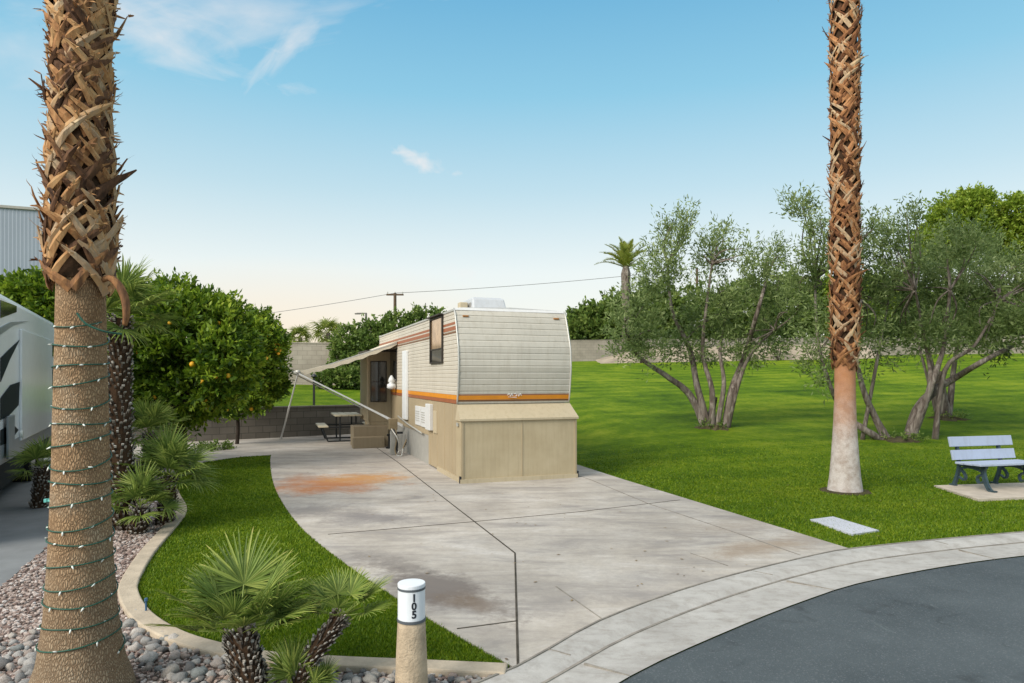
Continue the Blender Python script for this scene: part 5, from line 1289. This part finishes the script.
# grey industrial building
gb_ = thing('grey_building', 'large pale grey metal-clad building behind the motorhome', 'building', (-37, 38, 0), R(14))
b = MB(); Lb = 12.0; n = 60; vs = []
for i in range(n+1):
    for dd in (0, .5):
        x = (i+dd*.6)/n*Lb; o_ = .012 if dd else 0; vs += [(x, -o_, 0), (x, -o_, 12.0-.3*x/Lb)]
m = len(vs)//2; b.add(vs, [(2*i, 2*i+2, 2*i+3, 2*i+1) for i in range(m-1)]); b.add([(Lb, 0, 0), (Lb-7, 12, 0), (Lb-7, 12, 11.7), (Lb, 0, 11.7)], [(0, 1, 2, 3)]); b.add([(0, 0, 12), (Lb, 0, 11.7), (Lb-7, 12, 11.7), (0, 12, 12)], [(0, 1, 2, 3)]); b.build('wall', M('metal_siding'), gb_, world=False)
b = MB(); b.add([(0, -.10, 11.9), (Lb, -.10, 11.6), (Lb, -.10, 11.75), (0, -.10, 12.05), (0, .1, 11.9), (Lb, .1, 11.6), (Lb, .1, 11.75), (0, .1, 12.05)], [(0, 1, 2, 3), (7, 6, 5, 4), (3, 2, 6, 7), (1, 5, 6, 2), (0, 4, 5, 1), (0, 3, 7, 4)]); b.build('parapet', M('grey_panel'), gb_, world=False)

# ------------------------------------------------------------------ poles and wires
pp = at(395, 293, 60); up2 = thing('utility_pole', 'wooden utility pole with crossarm above the vines', 'utility pole', (pp.x, 60, 0))
b = MB(); b.tube([(0, 0, 0), (0, 0, pp.z)], [.17, .13], 8); b.build('pole', M('pole_wood'), up2, world=False)
b = MB(); b.box((0, 0, pp.z-.15), (1.5, .12, .14)); b.build('crossarm', M('pole_wood'), up2, world=False)
for x in (-.65, 0, .65):
    b = MB(); b.tube([(x, 0, pp.z-.08), (x, 0, pp.z+.1)], .05, 6); b.build('insulator', M('trim_metal'), up2, world=False)
sp_ = at(366, 313, 45); sl2 = thing('street_lamp', 'dark street lamp with short arm beside the utility pole', 'street lamp', (sp_.x, 45, 0))
b = MB(); b.tube([(0, 0, 0), (0, 0, sp_.z)], [.09, .07], 8); b.build('pole', M('pole_grey'), sl2, world=False); b = MB(); b.box((-.28, 0, sp_.z-.02), (.65, .09, .07)); b.build('arm', M('pole_grey'), sl2, world=False); b = MB(); b.box((-.55, 0, sp_.z-.05), (.35, .18, .08)); b.build('lamp_head', M('pole_grey'), sl2, world=False)
pq = at(271, 334, 60); o_ = thing('utility_pole', 'tiny far pole just right of the orange tree', 'utility pole', (pq.x, 60, 0)); b = MB(); b.tube([(0, 0, 0), (0, 0, pq.z)], [.12, .1], 6); b.build('pole', M('pole_wood'), o_, world=False); b = MB(); b.box((0, 0, pq.z-.1), (.8, .08, .08)); b.build('crossarm', M('pole_wood'), o_, world=False)
pm = at(425.5, 303, 60); o_ = thing('antenna_pole', 'thin far mast between the utility pole and the trailer roof', 'mast', (pm.x, 60, 0)); b = MB(); b.tube([(0, 0, 0), (0, 0, pm.z)], [.06, .04], 6); b.build('pole', M('pole_grey'), o_, world=False); b = MB(); b.box((0, 0, pm.z-.3), (.4, .05, .05)); b.build('crossarm', M('pole_grey'), o_, world=False)
p2 = at(697, 268, 62); o_ = thing('utility_pole', 'utility pole hidden inside the lone olive crown', 'utility pole', (p2.x, 62, 0)); b = MB(); b.tube([(0, 0, 0), (0, 0, p2.z)], [.15, .11], 6); b.build('pole', M('pole_wood'), o_, world=False)
def wire(a, c, sag, lab):
    P = [a.lerp(c, u)-Vector((0, 0, sag*4*u*(1-u))) for u in np.linspace(0, 1, 24)]; b = MB(); b.tube(P, .022, 4); tag(b.build('overhead_wire', M('cable')), lab, 'wire')
wire(Vector((pp.x, 60, pp.z)), at(697, 268, 62), .25, 'thin overhead wire running right from the utility pole to the olive tree')
wire(at(-20, 335, 75), Vector((pp.x, 60, pp.z)), .9, 'faint overhead wire running left from the utility pole behind the orange trees')
print('OBJECTS', len(bpy.data.objects))
